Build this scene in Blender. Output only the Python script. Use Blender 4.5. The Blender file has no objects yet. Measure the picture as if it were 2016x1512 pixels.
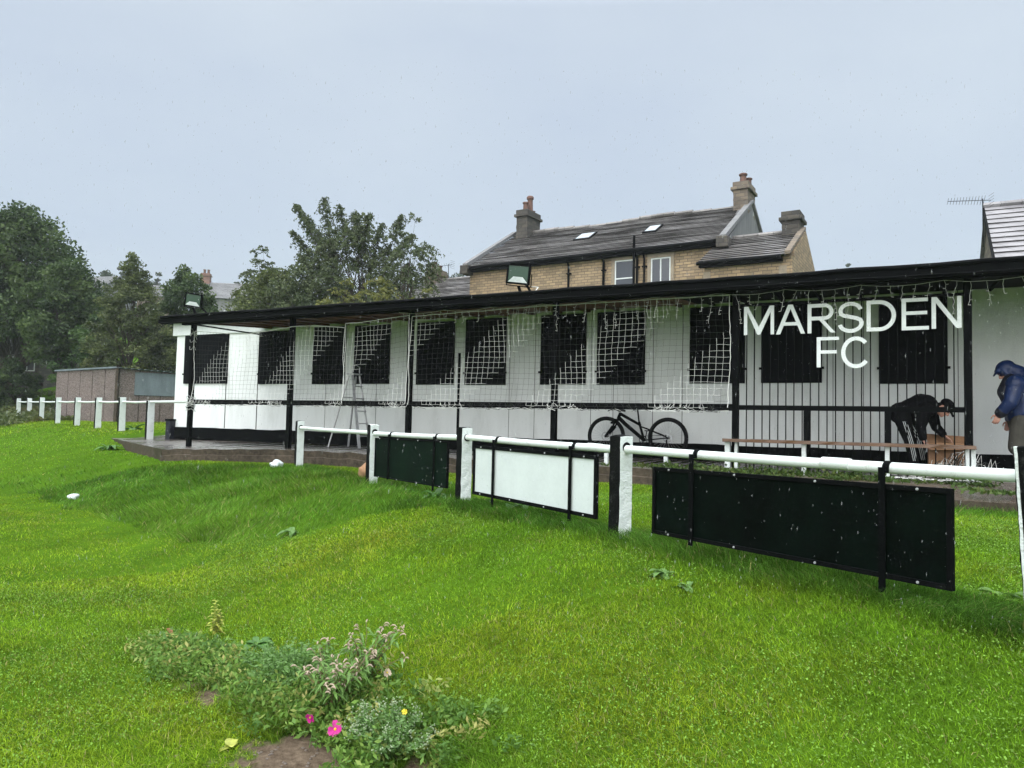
import bpy, bmesh, math, random
import numpy as np
from mathutils import Vector, Matrix

random.seed(7)
rng = np.random.default_rng(7)
sc = bpy.context.scene
COL = sc.collection
R = math.radians

# ------------------------------------------------------------------ camera
FPX = 1450.0                       # focal length in pixels of the 2016 px wide photo
EYE = 1.55
PITCH, ROLL = math.atan(75 / FPX), 0.0225
CAM = Vector((0, 0, EYE))
F_ = Vector((0, math.cos(PITCH), math.sin(PITCH)))
U0 = Vector((0, -math.sin(PITCH), math.cos(PITCH)))
RT = Vector((1, 0, 0)) * math.cos(ROLL) + U0 * math.sin(ROLL)
UP = Vector((1, 0, 0)) * -math.sin(ROLL) + U0 * math.cos(ROLL)
cd = bpy.data.cameras.new('camera'); cam = bpy.data.objects.new('camera', cd); COL.objects.link(cam)
cam.matrix_world = Matrix(((RT.x, UP.x, -F_.x, 0), (RT.y, UP.y, -F_.y, 0), (RT.z, UP.z, -F_.z, EYE), (0, 0, 0, 1)))
cd.sensor_width = 36; cd.lens = 36 * FPX / 2016; cd.clip_end = 3000; cd.clip_start = 0.05
sc.camera = cam

def ray(px, py):
    return RT * ((px - 1008) / FPX) + UP * ((756 - py) / FPX) + F_

class Frame:
    """a vertical-plane frame: u along (to the right), v away, z up; origin below the camera"""
    def __init__(s, theta):
        s.c, s.s = math.cos(theta), math.sin(theta)
        s.rot = -(math.pi / 2 - theta)
    def w(s, u, v, z): return Vector((u * s.s + v * s.c, -u * s.c + v * s.s, z))
    def inv(s, X, Y): return (X * s.s - Y * s.c, X * s.c + Y * s.s)
    def pick(s, px, py, D):            # photo pixel -> (u, z) on the upright plane v = D
        d = ray(px, py); k = D / (d.x * s.c + d.y * s.s); p = CAM + d * k
        return s.inv(p.x, p.y)[0], p.z
    def u(s, px, py, D): return s.pick(px, py, D)[0]
    def z(s, px, py, D): return s.pick(px, py, D)[1]
    def mat(s, u, v, z): return Matrix.Translation(s.w(u, v, z)) @ Matrix.Rotation(s.rot, 4, 'Z')
B = Frame(math.atan(2786 / FPX))       # clubhouse
H = Frame(R(58.5))                     # stone house
def onz(px, py, z):
    d = ray(px, py); k = (z - EYE) / d.z; return CAM + d * k
def at(px, py, Y):
    d = ray(px, py); return CAM + d * (Y / d.y)

# ------------------------------------------------------------------ objects
def tag(o, label=None, cat=None, group=None, kind=None):
    if label: o['label'] = label
    if cat: o['category'] = cat
    if group: o['group'] = group
    if kind: o['kind'] = kind
    return o
def thing(name, label, cat, M=None, group=None):
    o = bpy.data.objects.new(name, None); COL.objects.link(o)
    if M is None: M = Matrix()
    if isinstance(M, Vector): M = Matrix.Translation(M)
    o.matrix_world = M; o.empty_display_size = .2
    MW[o.name] = M.copy()
    return tag(o, label, cat, group)
MW = {}

class MB:
    def __init__(s, f=None): s.v, s.f, s.m, s.fr = [], [], [], f
    def p(s, *a): return s.fr.w(*a) if s.fr else Vector(a)
    def add(s, vs, fs, mi=0):
        n = len(s.v); s.v += [tuple(v) for v in vs]
        for f in fs: s.f.append([n + i for i in f]); s.m.append(mi)
    def hexa(s, c, mi=0):      # 8 corners: bottom ring (ccw), top ring
        s.add(c, [(3, 2, 1, 0), (4, 5, 6, 7), (0, 1, 5, 4), (1, 2, 6, 5), (2, 3, 7, 6), (3, 0, 4, 7)], mi)
    def box(s, a0, a1, b0, b1, c0, c1, mi=0):
        s.hexa([s.p(a0, b0, c0), s.p(a1, b0, c0), s.p(a1, b1, c0), s.p(a0, b1, c0),
                s.p(a0, b0, c1), s.p(a1, b0, c1), s.p(a1, b1, c1), s.p(a0, b1, c1)], mi)
    def bar(s, p0, p1, w, h, up=(0, 0, 1), mi=0):
        p0, p1 = Vector(p0), Vector(p1); d = (p1 - p0).normalized(); up = Vector(up)
        sd = d.cross(up)
        if sd.length < 1e-4: sd = d.cross(Vector((0, 1, 0)))
        sd.normalize(); uu = sd.cross(d); a, b = sd * w / 2, uu * h / 2
        s.hexa([p0 - a - b, p0 + a - b, p1 + a - b, p1 - a - b, p0 - a + b, p0 + a + b, p1 + a + b, p1 - a + b], mi)
    def tube(s, pts, r, n=8, mi=0, caps=True, sx=1.0):
        pts = [Vector(p) for p in pts]; k = len(pts)
        rr = list(r) if hasattr(r, '__len__') else [r] * k
        base = len(s.v); prev = None
        for i, p in enumerate(pts):
            d = (pts[min(i + 1, k - 1)] - pts[max(i - 1, 0)])
            if d.length < 1e-9: d = Vector((0, 0, 1))
            d.normalize()
            if prev is None:
                a = d.cross(Vector((0, 0, 1)))
                if a.length < .05: a = d.cross(Vector((0, 1, 0)))
                a.normalize()
            else:
                a = prev - d * prev.dot(d)
                a = a.normalized() if a.length > 1e-6 else d.orthogonal().normalized()
            prev = a; b = d.cross(a)
            for j in range(n):
                t = 2 * math.pi * j / n
                s.v.append(tuple(p + (a * math.cos(t) * sx + b * math.sin(t)) * rr[i]))
        for i in range(k - 1):
            for j in range(n):
                j2 = (j + 1) % n
                s.f.append([base + i * n + j, base + i * n + j2, base + (i + 1) * n + j2, base + (i + 1) * n + j]); s.m.append(mi)
        if caps:
            s.f.append([base + j for j in range(n)][::-1]); s.m.append(mi)
            s.f.append([base + (k - 1) * n + j for j in range(n)]); s.m.append(mi)
    def ball(s, c, r, seg=12, rings=8, mi=0, M=None):
        c = Vector(c); r = r if hasattr(r, '__len__') else (r, r, r); base = len(s.v)
        for i in range(rings + 1):
            ph = math.pi * i / rings
            for j in range(seg):
                t = 2 * math.pi * j / seg
                q = Vector((r[0] * math.sin(ph) * math.cos(t), r[1] * math.sin(ph) * math.sin(t), r[2] * math.cos(ph)))
                if M: q = M @ q
                s.v.append(tuple(c + q))
        for i in range(rings):
            for j in range(seg):
                j2 = (j + 1) % seg
                s.f.append([base + i * seg + j, base + (i + 1) * seg + j, base + (i + 1) * seg + j2, base + i * seg + j2]); s.m.append(mi)
    def poly(s, pts, mi=0): s.add(pts, [list(range(len(pts)))], mi)
    def prism(s, ring0, ring1, mi=0):   # two matching rings of points
        n = len(ring0); s.add(list(ring0) + list(ring1), [list(range(n))[::-1], list(range(n, 2 * n))] +
              [(i, (i + 1) % n, n + (i + 1) % n, n + i) for i in range(n)], mi)
    def rough(s, fr, a0, a1, b0, b1, c0, c1, n=(2, 2, 8), j=.004, mi=0, top_round=.0, face_mats=None, lean=(0, 0)):
        """a slightly irregular block (cast concrete, old timber); face_mats = material per (-b, +b, -a, +a, top) side"""
        na, nb, nc = n; rnd = random.Random(hash((round(a0, 3), round(b0, 3), round(c1, 3))) & 0xffff)
        ids = {}
        def vert(i, jx, k):
            if (i, jx, k) in ids: return ids[(i, jx, k)]
            a = a0 + (a1 - a0) * i / na; b = b0 + (b1 - b0) * jx / nb; c = c0 + (c1 - c0) * k / nc
            if top_round and k == nc:
                if i in (0, na): c -= top_round * rnd.uniform(.5, 1.2)
                if jx in (0, nb): c -= top_round * rnd.uniform(.5, 1.2)
            a += rnd.uniform(-j, j) + lean[0] * (c - c0); b += rnd.uniform(-j, j) + lean[1] * (c - c0); c += rnd.uniform(-j, j) if 0 < k else 0
            ids[(i, jx, k)] = len(s.v); s.v.append(tuple(fr.w(a, b, c) if fr else (a, b, c))); return ids[(i, jx, k)]
        fm = face_mats or (mi,) * 5
        def q(l, m): s.f.append(l); s.m.append(m)
        for k in range(nc):
            for i in range(na):
                q([vert(i, 0, k), vert(i + 1, 0, k), vert(i + 1, 0, k + 1), vert(i, 0, k + 1)], fm[0])
                q([vert(i + 1, nb, k), vert(i, nb, k), vert(i, nb, k + 1), vert(i + 1, nb, k + 1)], fm[1])
            for jx in range(nb):
                q([vert(0, jx + 1, k), vert(0, jx, k), vert(0, jx, k + 1), vert(0, jx + 1, k + 1)], fm[2])
                q([vert(na, jx, k), vert(na, jx + 1, k), vert(na, jx + 1, k + 1), vert(na, jx, k + 1)], fm[3])
        for i in range(na):
            for jx in range(nb):
                q([vert(i, jx, nc), vert(i + 1, jx, nc), vert(i + 1, jx + 1, nc), vert(i, jx + 1, nc)], fm[4])
                q([vert(i, jx + 1, 0), vert(i + 1, jx + 1, 0), vert(i + 1, jx, 0), vert(i, jx, 0)], fm[0])
    def build(s, name, mats, parent=None, smooth=False, bevel=0, label=None, cat=None, group=None, kind=None, origin=None):
        if not isinstance(mats, (list, tuple)): mats = [mats]
        me = bpy.data.meshes.new(name)
        M = MW[parent.name] if parent and parent.name in MW else (Matrix.Translation(origin) if origin is not None and not parent else Matrix())
        Mi = M.inverted()
        me.from_pydata([tuple(Mi @ Vector(v)) for v in s.v], [], s.f)
        for m in mats: me.materials.append(m)
        me.polygons.foreach_set('material_index', s.m)
        me.polygons.foreach_set('use_smooth', [bool(smooth)] * len(s.f))
        me.validate(); me.update()
        o = bpy.data.objects.new(name, me); COL.objects.link(o)
        if parent:
            o.parent = parent; MW[o.name] = M.copy()
        else:
            o.matrix_world = M; MW[o.name] = M.copy()
        if bevel:
            b = o.modifiers.new('bevel', 'BEVEL'); b.width = bevel; b.segments = 2; b.limit_method = 'ANGLE'
        if smooth:
            try: me.set_sharp_from_angle(angle=R(50))
            except Exception: pass
        return tag(o, label, cat, group, kind)

def fast_mesh(name, V, Fc, mat, parent=None, tint=None, vcol=None, label=None, cat=None, group=None, kind=None):
    """big meshes from arrays: V (n,3) world, Fc (m,k); tint: per-vertex float attribute; vcol: per-vertex colour"""
    V = np.asarray(V, dtype=np.float32); Fc = np.asarray(Fc, dtype=np.int32)
    if parent is not None and parent.name in MW:
        Mi = np.array(MW[parent.name].inverted()); V = (V @ Mi[:3, :3].T + Mi[:3, 3]).astype(np.float32)
    me = bpy.data.meshes.new(name); n, (m, k) = len(V), Fc.shape
    me.vertices.add(n); me.vertices.foreach_set('co', V.ravel())
    me.loops.add(m * k); me.loops.foreach_set('vertex_index', Fc.ravel())
    me.polygons.add(m); me.polygons.foreach_set('loop_start', np.arange(0, m * k, k, dtype=np.int32))
    try: me.polygons.foreach_set('loop_total', np.full(m, k, dtype=np.int32))
    except Exception: pass
    me.update(calc_edges=True)
    if tint is not None:
        a = me.attributes.new('tint', 'FLOAT', 'POINT'); a.data.foreach_set('value', np.asarray(tint, dtype=np.float32))
    if vcol is not None:
        a = me.attributes.new('hue', 'FLOAT_VECTOR', 'POINT'); a.data.foreach_set('vector', np.asarray(vcol, dtype=np.float32).ravel())
    me.materials.append(mat)
    o = bpy.data.objects.new(name, me); COL.objects.link(o)
    if parent is not None: o.parent = parent
    return tag(o, label, cat, group, kind)

# ------------------------------------------------------------------ materials
def mat(name):
    m = bpy.data.materials.new(name); m.use_nodes = True
    nt = m.node_tree; b = nt.nodes['Principled BSDF']
    return m, nt, b
def N(nt, t, **kw):
    n = nt.nodes.new(t)
    for k, v in kw.items():
        if k in ('inp',):
            for kk, vv in v.items(): n.inputs[kk].default_value = vv
        else: setattr(n, k, v)
    return n
def ramp(nt, fac, stops):
    r = N(nt, 'ShaderNodeValToRGB'); e = r.color_ramp.elements
    while len(e) < len(stops): e.new(.5)
    for i, (p, c) in enumerate(stops):
        e[i].position = p; e[i].color = (*c, 1) if len(c) == 3 else c
    nt.links.new(fac, r.inputs[0]); return r.outputs[0]
def noise(nt, vec, scale, detail=4, rough=.6):
    n = N(nt, 'ShaderNodeTexNoise', inp={'Scale': scale, 'Detail': detail, 'Roughness': rough}); nt.links.new(vec, n.inputs['Vector']); return n.outputs['Fac']
def mixc(nt, fac, a, b, mode='MIX'):
    m = N(nt, 'ShaderNodeMix', data_type='RGBA', blend_type=mode)
    for s, x in ((0, fac), (6, a), (7, b)):
        if isinstance(x, bpy.types.NodeSocket): nt.links.new(x, m.inputs[s])
        else: m.inputs[s].default_value = x if s == 0 else ((*x, 1) if len(x) == 3 else x)
    return m.outputs[2]
def math_(nt, op, a, b=None, clamp=False):
    m = N(nt, 'ShaderNodeMath', operation=op, use_clamp=clamp)
    for i, x in enumerate((a, b)):
        if x is None: continue
        if isinstance(x, bpy.types.NodeSocket): nt.links.new(x, m.inputs[i])
        else: m.inputs[i].default_value = x
    return m.outputs[0]
def bump(nt, b, h, strength=.3, dist=.01):
    n = N(nt, 'ShaderNodeBump', inp={'Strength': strength, 'Distance': dist}); nt.links.new(h, n.inputs['Height']); nt.links.new(n.outputs[0], b.inputs['Normal'])
def ocoord(nt): return N(nt, 'ShaderNodeTexCoord').outputs['Object']
def wear(name, base, dark, scale=4, amt=(.35, .75), rough=.6, fine=40, bstr=.25, bdist=.004, spec=.4, streak=False):
    """a paint or plain surface with patchy wear"""
    m, nt, b = mat(name); oc = ocoord(nt); v = oc
    if streak:
        mp = N(nt, 'ShaderNodeMapping', inp={'Scale': (1, 1, .18)}); nt.links.new(oc, mp.inputs[0]); v = mp.outputs[0]
    n1 = noise(nt, v, scale, 6, .7); n2 = noise(nt, oc, fine, 4, .6)
    f = math_(nt, 'ADD', math_(nt, 'MULTIPLY', n1, .7), math_(nt, 'MULTIPLY', n2, .3))
    c = ramp(nt, f, [(amt[0], dark), (amt[1], base)])
    nt.links.new(c, b.inputs['Base Color']); b.inputs['Roughness'].default_value = rough; b.inputs['Specular IOR Level'].default_value = spec
    bump(nt, b, n2, bstr, bdist); return m
def plain(name, col, rough=.5, metal=0, spec=.5):
    m, nt, b = mat(name); oc = ocoord(nt)
    c = ramp(nt, noise(nt, oc, 9, 4), [(.3, tuple(x * .8 for x in col)), (.7, tuple(min(1, x * 1.12) for x in col))])
    nt.links.new(c, b.inputs['Base Color'])
    b.inputs['Roughness'].default_value = rough; b.inputs['Metallic'].default_value = metal; b.inputs['Specular IOR Level'].default_value = spec
    return m

M = {}
M['white'] = wear('white_paint', (.68, .72, .71), (.52, .56, .55), 5, (.3, .6), .55, 60, .5, .006)
M['white_post'] = wear('white_painted_concrete', (.60, .645, .63), (.36, .39, .37), 7, (.30, .47), .7, 45, .9, .012)
M['black'] = wear('black_paint', (.0016, .002, .0022), (.004, .0046, .005), 5, (.35, .7), .7, 60, .3, .004, .03)
M['black_post'] = wear('black_painted_concrete', (.0035, .004, .004), (.03, .03, .028), 14, (.34, .45), .75, 70, .8, .008, .08)
M['board_black'] = wear('black_shutter_board', (.003, .0035, .0042), (.006, .0068, .008), 3, (.35, .7), .75, 30, .2, .003, .03)
M['rail'] = wear('white_rail_paint', (.62, .665, .65), (.40, .43, .39), 10, (.28, .46), .45, 80, .35, .003)
M['steel'] = wear('dark_painted_steel', (.0016, .002, .0022), (.0045, .005, .0055), 10, (.35, .65), .65, 90, .2, .002, .04)
M['plastic'] = plain('black_plastic', (.004, .004, .005), .6, 0, .12)
M['rubber'] = plain('tyre_rubber', (.008, .008, .009), .8, 0, .15)
M['alu'] = plain('dull_aluminium', (.42, .43, .44), .45, .35)
M['galv'] = wear('grey_metal_sheet', (.16, .20, .22), (.09, .11, .12), 3, (.35, .65), .5, 30, .2, .003, .4, True)
M['green_panel'] = wear('dark_green_sheet', (.0025, .0105, .006), (.001, .003, .0025), 2.2, (.38, .62), .55, 30, .15, .003, .06)
M['dark_panel'] = wear('near_black_sheet', (.0008, .0014, .0012), (.0014, .0045, .003), 2.2, (.40, .62), .55, 40, .2, .003, .04)
M['white_panel'] = wear('white_sheet', (.58, .635, .63), (.50, .55, .545), 2.5, (.32, .6), .45, 30, .15, .002)
M['cord_w'] = plain('white_cord', (.72, .73, .70), .8)
M['cord_k'] = plain('black_cord', (.02, .022, .02), .8)
M['skin'] = plain('skin', (.50, .27, .20), .5)
M['black_cloth'] = wear('black_cloth', (.0035, .0035, .0042), (.007, .007, .0085), 12, (.35, .65), .9, 120, .3, .004, .06)
M['blue_cloth'] = wear('blue_waterproof', (.010, .028, .105), (.006, .014, .050), 8, (.35, .6), .45, 60, .4, .01, .4)
M['navy_cloth'] = wear('dark_blue_panel', (.008, .010, .018), (.005, .006, .010), 8, (.35, .6), .55, 60, .4, .01, .4)
M['grey_cloth'] = wear('grey_brown_cloth', (.075, .072, .060), (.045, .043, .036), 9, (.35, .65), .85, 90, .4, .006, .2)
M['card'] = wear('brown_cardboard', (.32, .19, .105), (.22, .12, .07), 5, (.35, .6), .8, 50, .2, .003, .2)
M['wet_wood'] = wear('wet_varnished_wood', (.12, .062, .032), (.06, .03, .016), 8, (.35, .62), .32, 60, .3, .003, .5)
M['terracotta'] = wear('terracotta', (.17, .085, .062), (.07, .045, .036), 6, (.35, .65), .8, 40, .3, .01)
M['pebble'] = None

def glassy(name, col, rough=.08):
    m, nt, b = mat(name); b.inputs['Base Color'].default_value = (*col, 1); b.inputs['Roughness'].default_value = rough
    b.inputs['Specular IOR Level'].default_value = .7; return m
M['window'] = glassy('window_glass', (.035, .04, .048), .12)
M['skylight'] = glassy('roof_window_glass', (.30, .34, .36), .1)
M['lamp_glass'] = glassy('lamp_front_glass', (.03, .065, .045), .2)
M['lamp_reflector'] = plain('lamp_reflector', (.55, .6, .6), .35, .3)

def wall_white():
    m, nt, b = mat('white_wall_boards'); oc = ocoord(nt)
    mp = N(nt, 'ShaderNodeMapping', inp={'Scale': (1, 1, .25)}); nt.links.new(oc, mp.inputs[0])
    n1 = noise(nt, mp.outputs[0], 2.2, 6, .65); n2 = noise(nt, oc, 55, 4)
    f = math_(nt, 'ADD', math_(nt, 'MULTIPLY', n1, .75), math_(nt, 'MULTIPLY', n2, .25))
    c = ramp(nt, f, [(.32, (.56, .59, .575)), (.5, (.71, .745, .735)), (.7, (.76, .80, .79))])
    nt.links.new(c, b.inputs['Base Color']); b.inputs['Roughness'].default_value = .6
    bump(nt, b, n2, .3, .004); return m
M['wall'] = wall_white()

def brick(name, c1, c2, mortar, bw, bh, ms=.012, rough=.85, bstr=.6, squash=1.0, var=.5, stains=None, wet=False):
    m, nt, b = mat(name); oc = ocoord(nt)
    sx = N(nt, 'ShaderNodeSeparateXYZ'); nt.links.new(oc, sx.inputs[0])
    cx = N(nt, 'ShaderNodeCombineXYZ'); nt.links.new(math_(nt, 'ADD', sx.outputs[0], sx.outputs[1]), cx.inputs[0]); nt.links.new(sx.outputs[2], cx.inputs[1])
    dist = N(nt, 'ShaderNodeTexNoise', inp={'Scale': 1.7, 'Detail': 3}); nt.links.new(oc, dist.inputs['Vector'])
    dv = N(nt, 'ShaderNodeVectorMath', operation='SCALE', inp={3: .05}); nt.links.new(dist.outputs['Color'], dv.inputs[0])
    ad = N(nt, 'ShaderNodeVectorMath', operation='ADD'); nt.links.new(cx.outputs[0], ad.inputs[0]); nt.links.new(dv.outputs[0], ad.inputs[1])
    t = N(nt, 'ShaderNodeTexBrick', inp={'Scale': 1, 'Mortar Size': ms, 'Mortar Smooth': .2, 'Brick Width': bw, 'Row Height': bh, 'Bias': 0})
    t.offset = .5; t.squash = squash
    t.inputs['Color1'].default_value = (*c1, 1); t.inputs['Color2'].default_value = (*c2, 1); t.inputs['Mortar'].default_value = (*mortar, 1)
    nt.links.new(ad.outputs[0], t.inputs['Vector'])
    n1 = noise(nt, oc, 1.3, 5); n2 = noise(nt, oc, 18, 5)
    k = ramp(nt, n1, [(.3, (.6, .58, .55)), (.65, (1.1, 1.08, 1.05))])
    c = mixc(nt, var, t.outputs['Color'], k, 'MULTIPLY')
    c = mixc(nt, .5, c, ramp(nt, n2, [(.3, (.7, .7, .7)), (.7, (1.15, 1.15, 1.15))]), 'MULTIPLY')
    nt.links.new(c, b.inputs['Base Color']); b.inputs['Roughness'].default_value = rough
    h = math_(nt, 'ADD', math_(nt, 'MULTIPLY', t.outputs['Fac'], -1), math_(nt, 'MULTIPLY', n2, .6))
    bump(nt, b, h, bstr, .02); return m
M['stone'] = brick('sandstone_coursed', (.42, .31, .185), (.25, .19, .12), (.16, .13, .095), .30, .115, .012, .85, .9)
M['stone_dark'] = brick('sooty_stone', (.085, .075, .06), (.045, .042, .038), (.035, .033, .03), .40, .17, .012)
M['stone_mid'] = brick('weathered_stone', (.20, .16, .115), (.12, .10, .08), (.09, .08, .07), .38, .16, .012)
M['dressed'] = wear('dressed_stone', (.34, .28, .20), (.20, .17, .13), 4, (.35, .65), .8, 30, .4, .01)
M['brickred'] = brick('red_brick', (.27, .12, .08), (.17, .085, .065), (.2, .18, .16), .22, .075, .01)
M['render_grey'] = wear('grey_cement_render', (.20, .20, .20), (.10, .105, .11), 3, (.32, .62), .8, 30, .3, .01, .3, True)
def slate(name, c1, c2, w, hgt, rough=.35):
    m = brick(name, c1, c2, (.02, .02, .022), w, hgt, .008, rough, .25, 1.0, .7); return m
M['slate'] = slate('wet_stone_slates', (.25, .24, .235), (.10, .095, .09), .55, .30, .3)
M['slate_edge'] = plain('dark_slate_edge', (.03, .028, .027), .8, 0, .2)
M['slate_lilac'] = slate('wet_lilac_slates', (.235, .23, .245), (.165, .16, .172), .62, 9.0, .3)
M['slate_far'] = slate('grey_far_slates', (.17, .175, .185), (.12, .125, .13), .5, 5, .5)

def pebbledash(name):
    m, nt, b = mat(name); oc = ocoord(nt)
    v = N(nt, 'ShaderNodeTexVoronoi', inp={'Scale': 45}); nt.links.new(oc, v.inputs['Vector'])
    c = ramp(nt, math_(nt, 'MULTIPLY', v.outputs['Color'], 1.0), [(.2, (.085, .068, .06)), (.5, (.15, .12, .108)), (.8, (.25, .21, .195))])
    k = ramp(nt, noise(nt, oc, 1.2, 5), [(.3, (.7, .7, .7)), (.7, (1.1, 1.05, 1.05))])
    nt.links.new(mixc(nt, .8, c, k, 'MULTIPLY'), b.inputs['Base Color']); b.inputs['Roughness'].default_value = .85
    bump(nt, b, v.outputs['Distance'], .6, .02); return m
M['pebble'] = pebbledash('brown_pebbledash')

def concrete(name, light, dark, rough_lo=.18, rough_hi=.7):
    m, nt, b = mat(name); oc = ocoord(nt)
    n1 = noise(nt, oc, .8, 6, .65); n2 = noise(nt, oc, 14, 6, .7); n3 = noise(nt, oc, 90, 3)
    f = math_(nt, 'ADD', math_(nt, 'MULTIPLY', n1, .5), math_(nt, 'MULTIPLY', n2, .5))
    nt.links.new(ramp(nt, f, [(.35, dark), (.62, light)]), b.inputs['Base Color']); b.inputs['Specular IOR Level'].default_value = .12 if rough_lo > .4 else .5
    rr = N(nt, 'ShaderNodeMapRange', inp={1: .42, 2: .6, 3: rough_lo, 4: rough_hi}); nt.links.new(n1, rr.inputs[0]); nt.links.new(rr.outputs[0], b.inputs['Roughness'])
    bump(nt, b, math_(nt, 'ADD', n2, math_(nt, 'MULTIPLY', n3, .4)), .5, .012); return m
M['wet_concrete'] = concrete('wet_concrete', (.15, .135, .122), (.055, .048, .043), .06, .38)
M['kerb'] = concrete('mossy_kerb_concrete', (.095, .075, .056), (.012, .010, .007), .5, .8)
M['path'] = concrete('wet_gritty_path', (.115, .088, .068), (.045, .035, .026), .12, .5)
M['soffit'] = wear('rust_brown_plywood', (.17, .075, .03), (.055, .022, .01), 2, (.36, .6), .7, 20, .2, .004)
M['bark'] = wear('bark', (.07, .055, .042), (.03, .025, .02), 8, (.35, .65), .9, 40, .6, .02)

def leafmat(name, a, b_, c_, transl=.35, rough=.6):
    """leaf colour runs a -> b -> c with the per-leaf tint"""
    m, nt, b = mat(name); at_ = N(nt, 'ShaderNodeAttribute', attribute_name='tint')
    col = ramp(nt, at_.outputs['Fac'], [(.0, a), (.5, b_), (1., c_)])
    nt.links.new(col, b.inputs['Base Color']); b.inputs['Roughness'].default_value = rough; b.inputs['Specular IOR Level'].default_value = .3
    tr = N(nt, 'ShaderNodeBsdfTranslucent'); nt.links.new(col, tr.inputs[0])
    mx = N(nt, 'ShaderNodeMixShader', inp={0: transl}); nt.links.new(b.outputs[0], mx.inputs[1]); nt.links.new(tr.outputs[0], mx.inputs[2])
    nt.links.new(mx.outputs[0], nt.nodes['Material Output'].inputs[0]); return m
# ------------------------------------------------------------------ terrain
def vnoise(x, y, seed=0):
    """smooth value noise on arrays, 0..1"""
    x = np.asarray(x, float); y = np.asarray(y, float)
    xi = np.floor(x).astype(np.int64); yi = np.floor(y).astype(np.int64); fx = x - xi; fy = y - yi
    fx = fx * fx * (3 - 2 * fx); fy = fy * fy * (3 - 2 * fy)
    def h(a, b):
        n = (a * 374761393 + b * 668265263 + seed * 1442695041) & 0x7fffffff
        n = ((n ^ (n >> 13)) * 1274126177) & 0x7fffffff
        return ((n ^ (n >> 16)) & 0xffff) / 65535.0
    return (h(xi, yi) * (1 - fx) + h(xi + 1, yi) * fx) * (1 - fy) + (h(xi, yi + 1) * (1 - fx) + h(xi + 1, yi + 1) * fx) * fy
def fbm(x, y, seed=0, o=4):
    s = 0; a = .5; t = 0
    for i in range(o):
        s = s + a * vnoise(np.asarray(x) * 2 ** i, np.asarray(y) * 2 ** i, seed + i); t += a; a *= .5
    return s / t
TZ = .935                                     # top of the terrace
def pq(X, Y): return -.534 * X + .845 * Y, .845 * X + .534 * Y
PK = [-10, 3, 5.3, 10, 17, 25, 33, 45, 70]
def q0f(p): return np.interp(p, PK, [1.15, 1.15, 1.05, 1.0, -.9, -2.2, -3.8, -6, -9])
def q1f(p): return np.interp(p, [-10, 10, 13, 16.4, 22, 24.8, 42, 70], [3.7, 3.7, 3.5, 2.3, 1.7, 1.9, -1.2, -5])
def z1f(p): return np.interp(p, [-10, 13, 16.4, 22, 24.8, 42, 70], [.68, .67, .65, .79, 1.04, 1.16, 1.2])
def bank_s(X, Y):
    p, q = pq(X, Y); a, b = q0f(p), q1f(p); return (q - a) / (b - a)
def smooth(s): s = np.clip(s, 0, 1); return s * s * (3 - 2 * s)
def terrain(X, Y):
    X = np.asarray(X, float); Y = np.asarray(Y, float); p, q = pq(X, Y)
    s = bank_s(X, Y); sc_ = np.clip(s, 0, 1)
    z = z1f(p) * (.55 * smooth(s) + .45 * sc_) + .012 * np.maximum(q - q1f(p), 0).clip(0, 15)
    near = np.exp(-((Y - 6) / 14) ** 2)
    z = z + (fbm(X * .9, Y * .9, 3) - .5) * .03 * (.25 + .75 * smooth(s * 1.5 + .3)) * (1 - .7 * (s > 1.2))
    # weed bed: a low lip of soil, and a small scrape at its near end
    z = z + .05 * np.exp(-((X + 1.15) / .5) ** 2 - ((Y - 3.9) / .55) ** 2)
    z = z - .14 * np.exp(-((X + .41) / .14) ** 2 - ((Y - 3.30) / .2) ** 2)
    # far ground climbs as the valley side
    r = np.maximum(Y - 38, 0)
    z = z + np.where(r < 220, .165 * r, .165 * 220 + (r - 220) * .03) + (fbm(X * .05, Y * .05, 9) - .5) * np.clip(r * .08, 0, 8)
    # stay under the terrace
    u = X * B.s - Y * B.c; v = X * B.c + Y * B.s
    du = np.maximum(np.maximum(-17.0 - u, u - 40), 0); dv = np.maximum(np.maximum(10.6 - v, v - 17), 0)
    d = np.hypot(du, dv)
    z = np.where(d < 3, np.minimum(z, .63 + .30 * d), z)
    return z
def tz(X, Y): return float(terrain(np.array([X]), np.array([Y]))[0])

def ground_material():
    m, nt, b = mat('grass_and_soil'); oc = ocoord(nt)
    a = N(nt, 'ShaderNodeAttribute', attribute_name='tint')
    n1 = noise(nt, oc, 1.2, 6); n2 = noise(nt, oc, 30, 5, .7)
    g = ramp(nt, math_(nt, 'ADD', math_(nt, 'MULTIPLY', n1, .5), math_(nt, 'MULTIPLY', n2, .5)), [(.35, (.03, .070, .006)), (.65, (.075, .155, .010))])
    s = ramp(nt, n2, [(.3, (.055, .040, .028)), (.7, (.15, .115, .082))])
    nt.links.new(mixc(nt, a.outputs['Fac'], g, s), b.inputs['Base Color']); b.inputs['Roughness'].default_value = .95
    b.inputs['Specular IOR Level'].default_value = .0
    bump(nt, b, n2, .6, .03); return m
M['ground'] = ground_material()

def soil(X, Y):
    """0 grass .. 1 bare soil"""
    n = (fbm(X * 5.1, Y * 5.1, 21) + .5 * fbm(X * 17, Y * 17, 22)) / 1.5 - .5
    a = 1.25 - np.hypot((X + .93) / .30, (Y - 3.37) / .20)
    b = 1.2 - np.hypot((X + .41) / .14, (Y - 3.30) / .16)
    c = (.8 - np.hypot((X + 1.55) / .35, (Y - 4.25) / .2)) * .5
    return np.clip((np.maximum(np.maximum(a, b), c) + n * 3.4) * 2.6, 0, 1)

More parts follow.
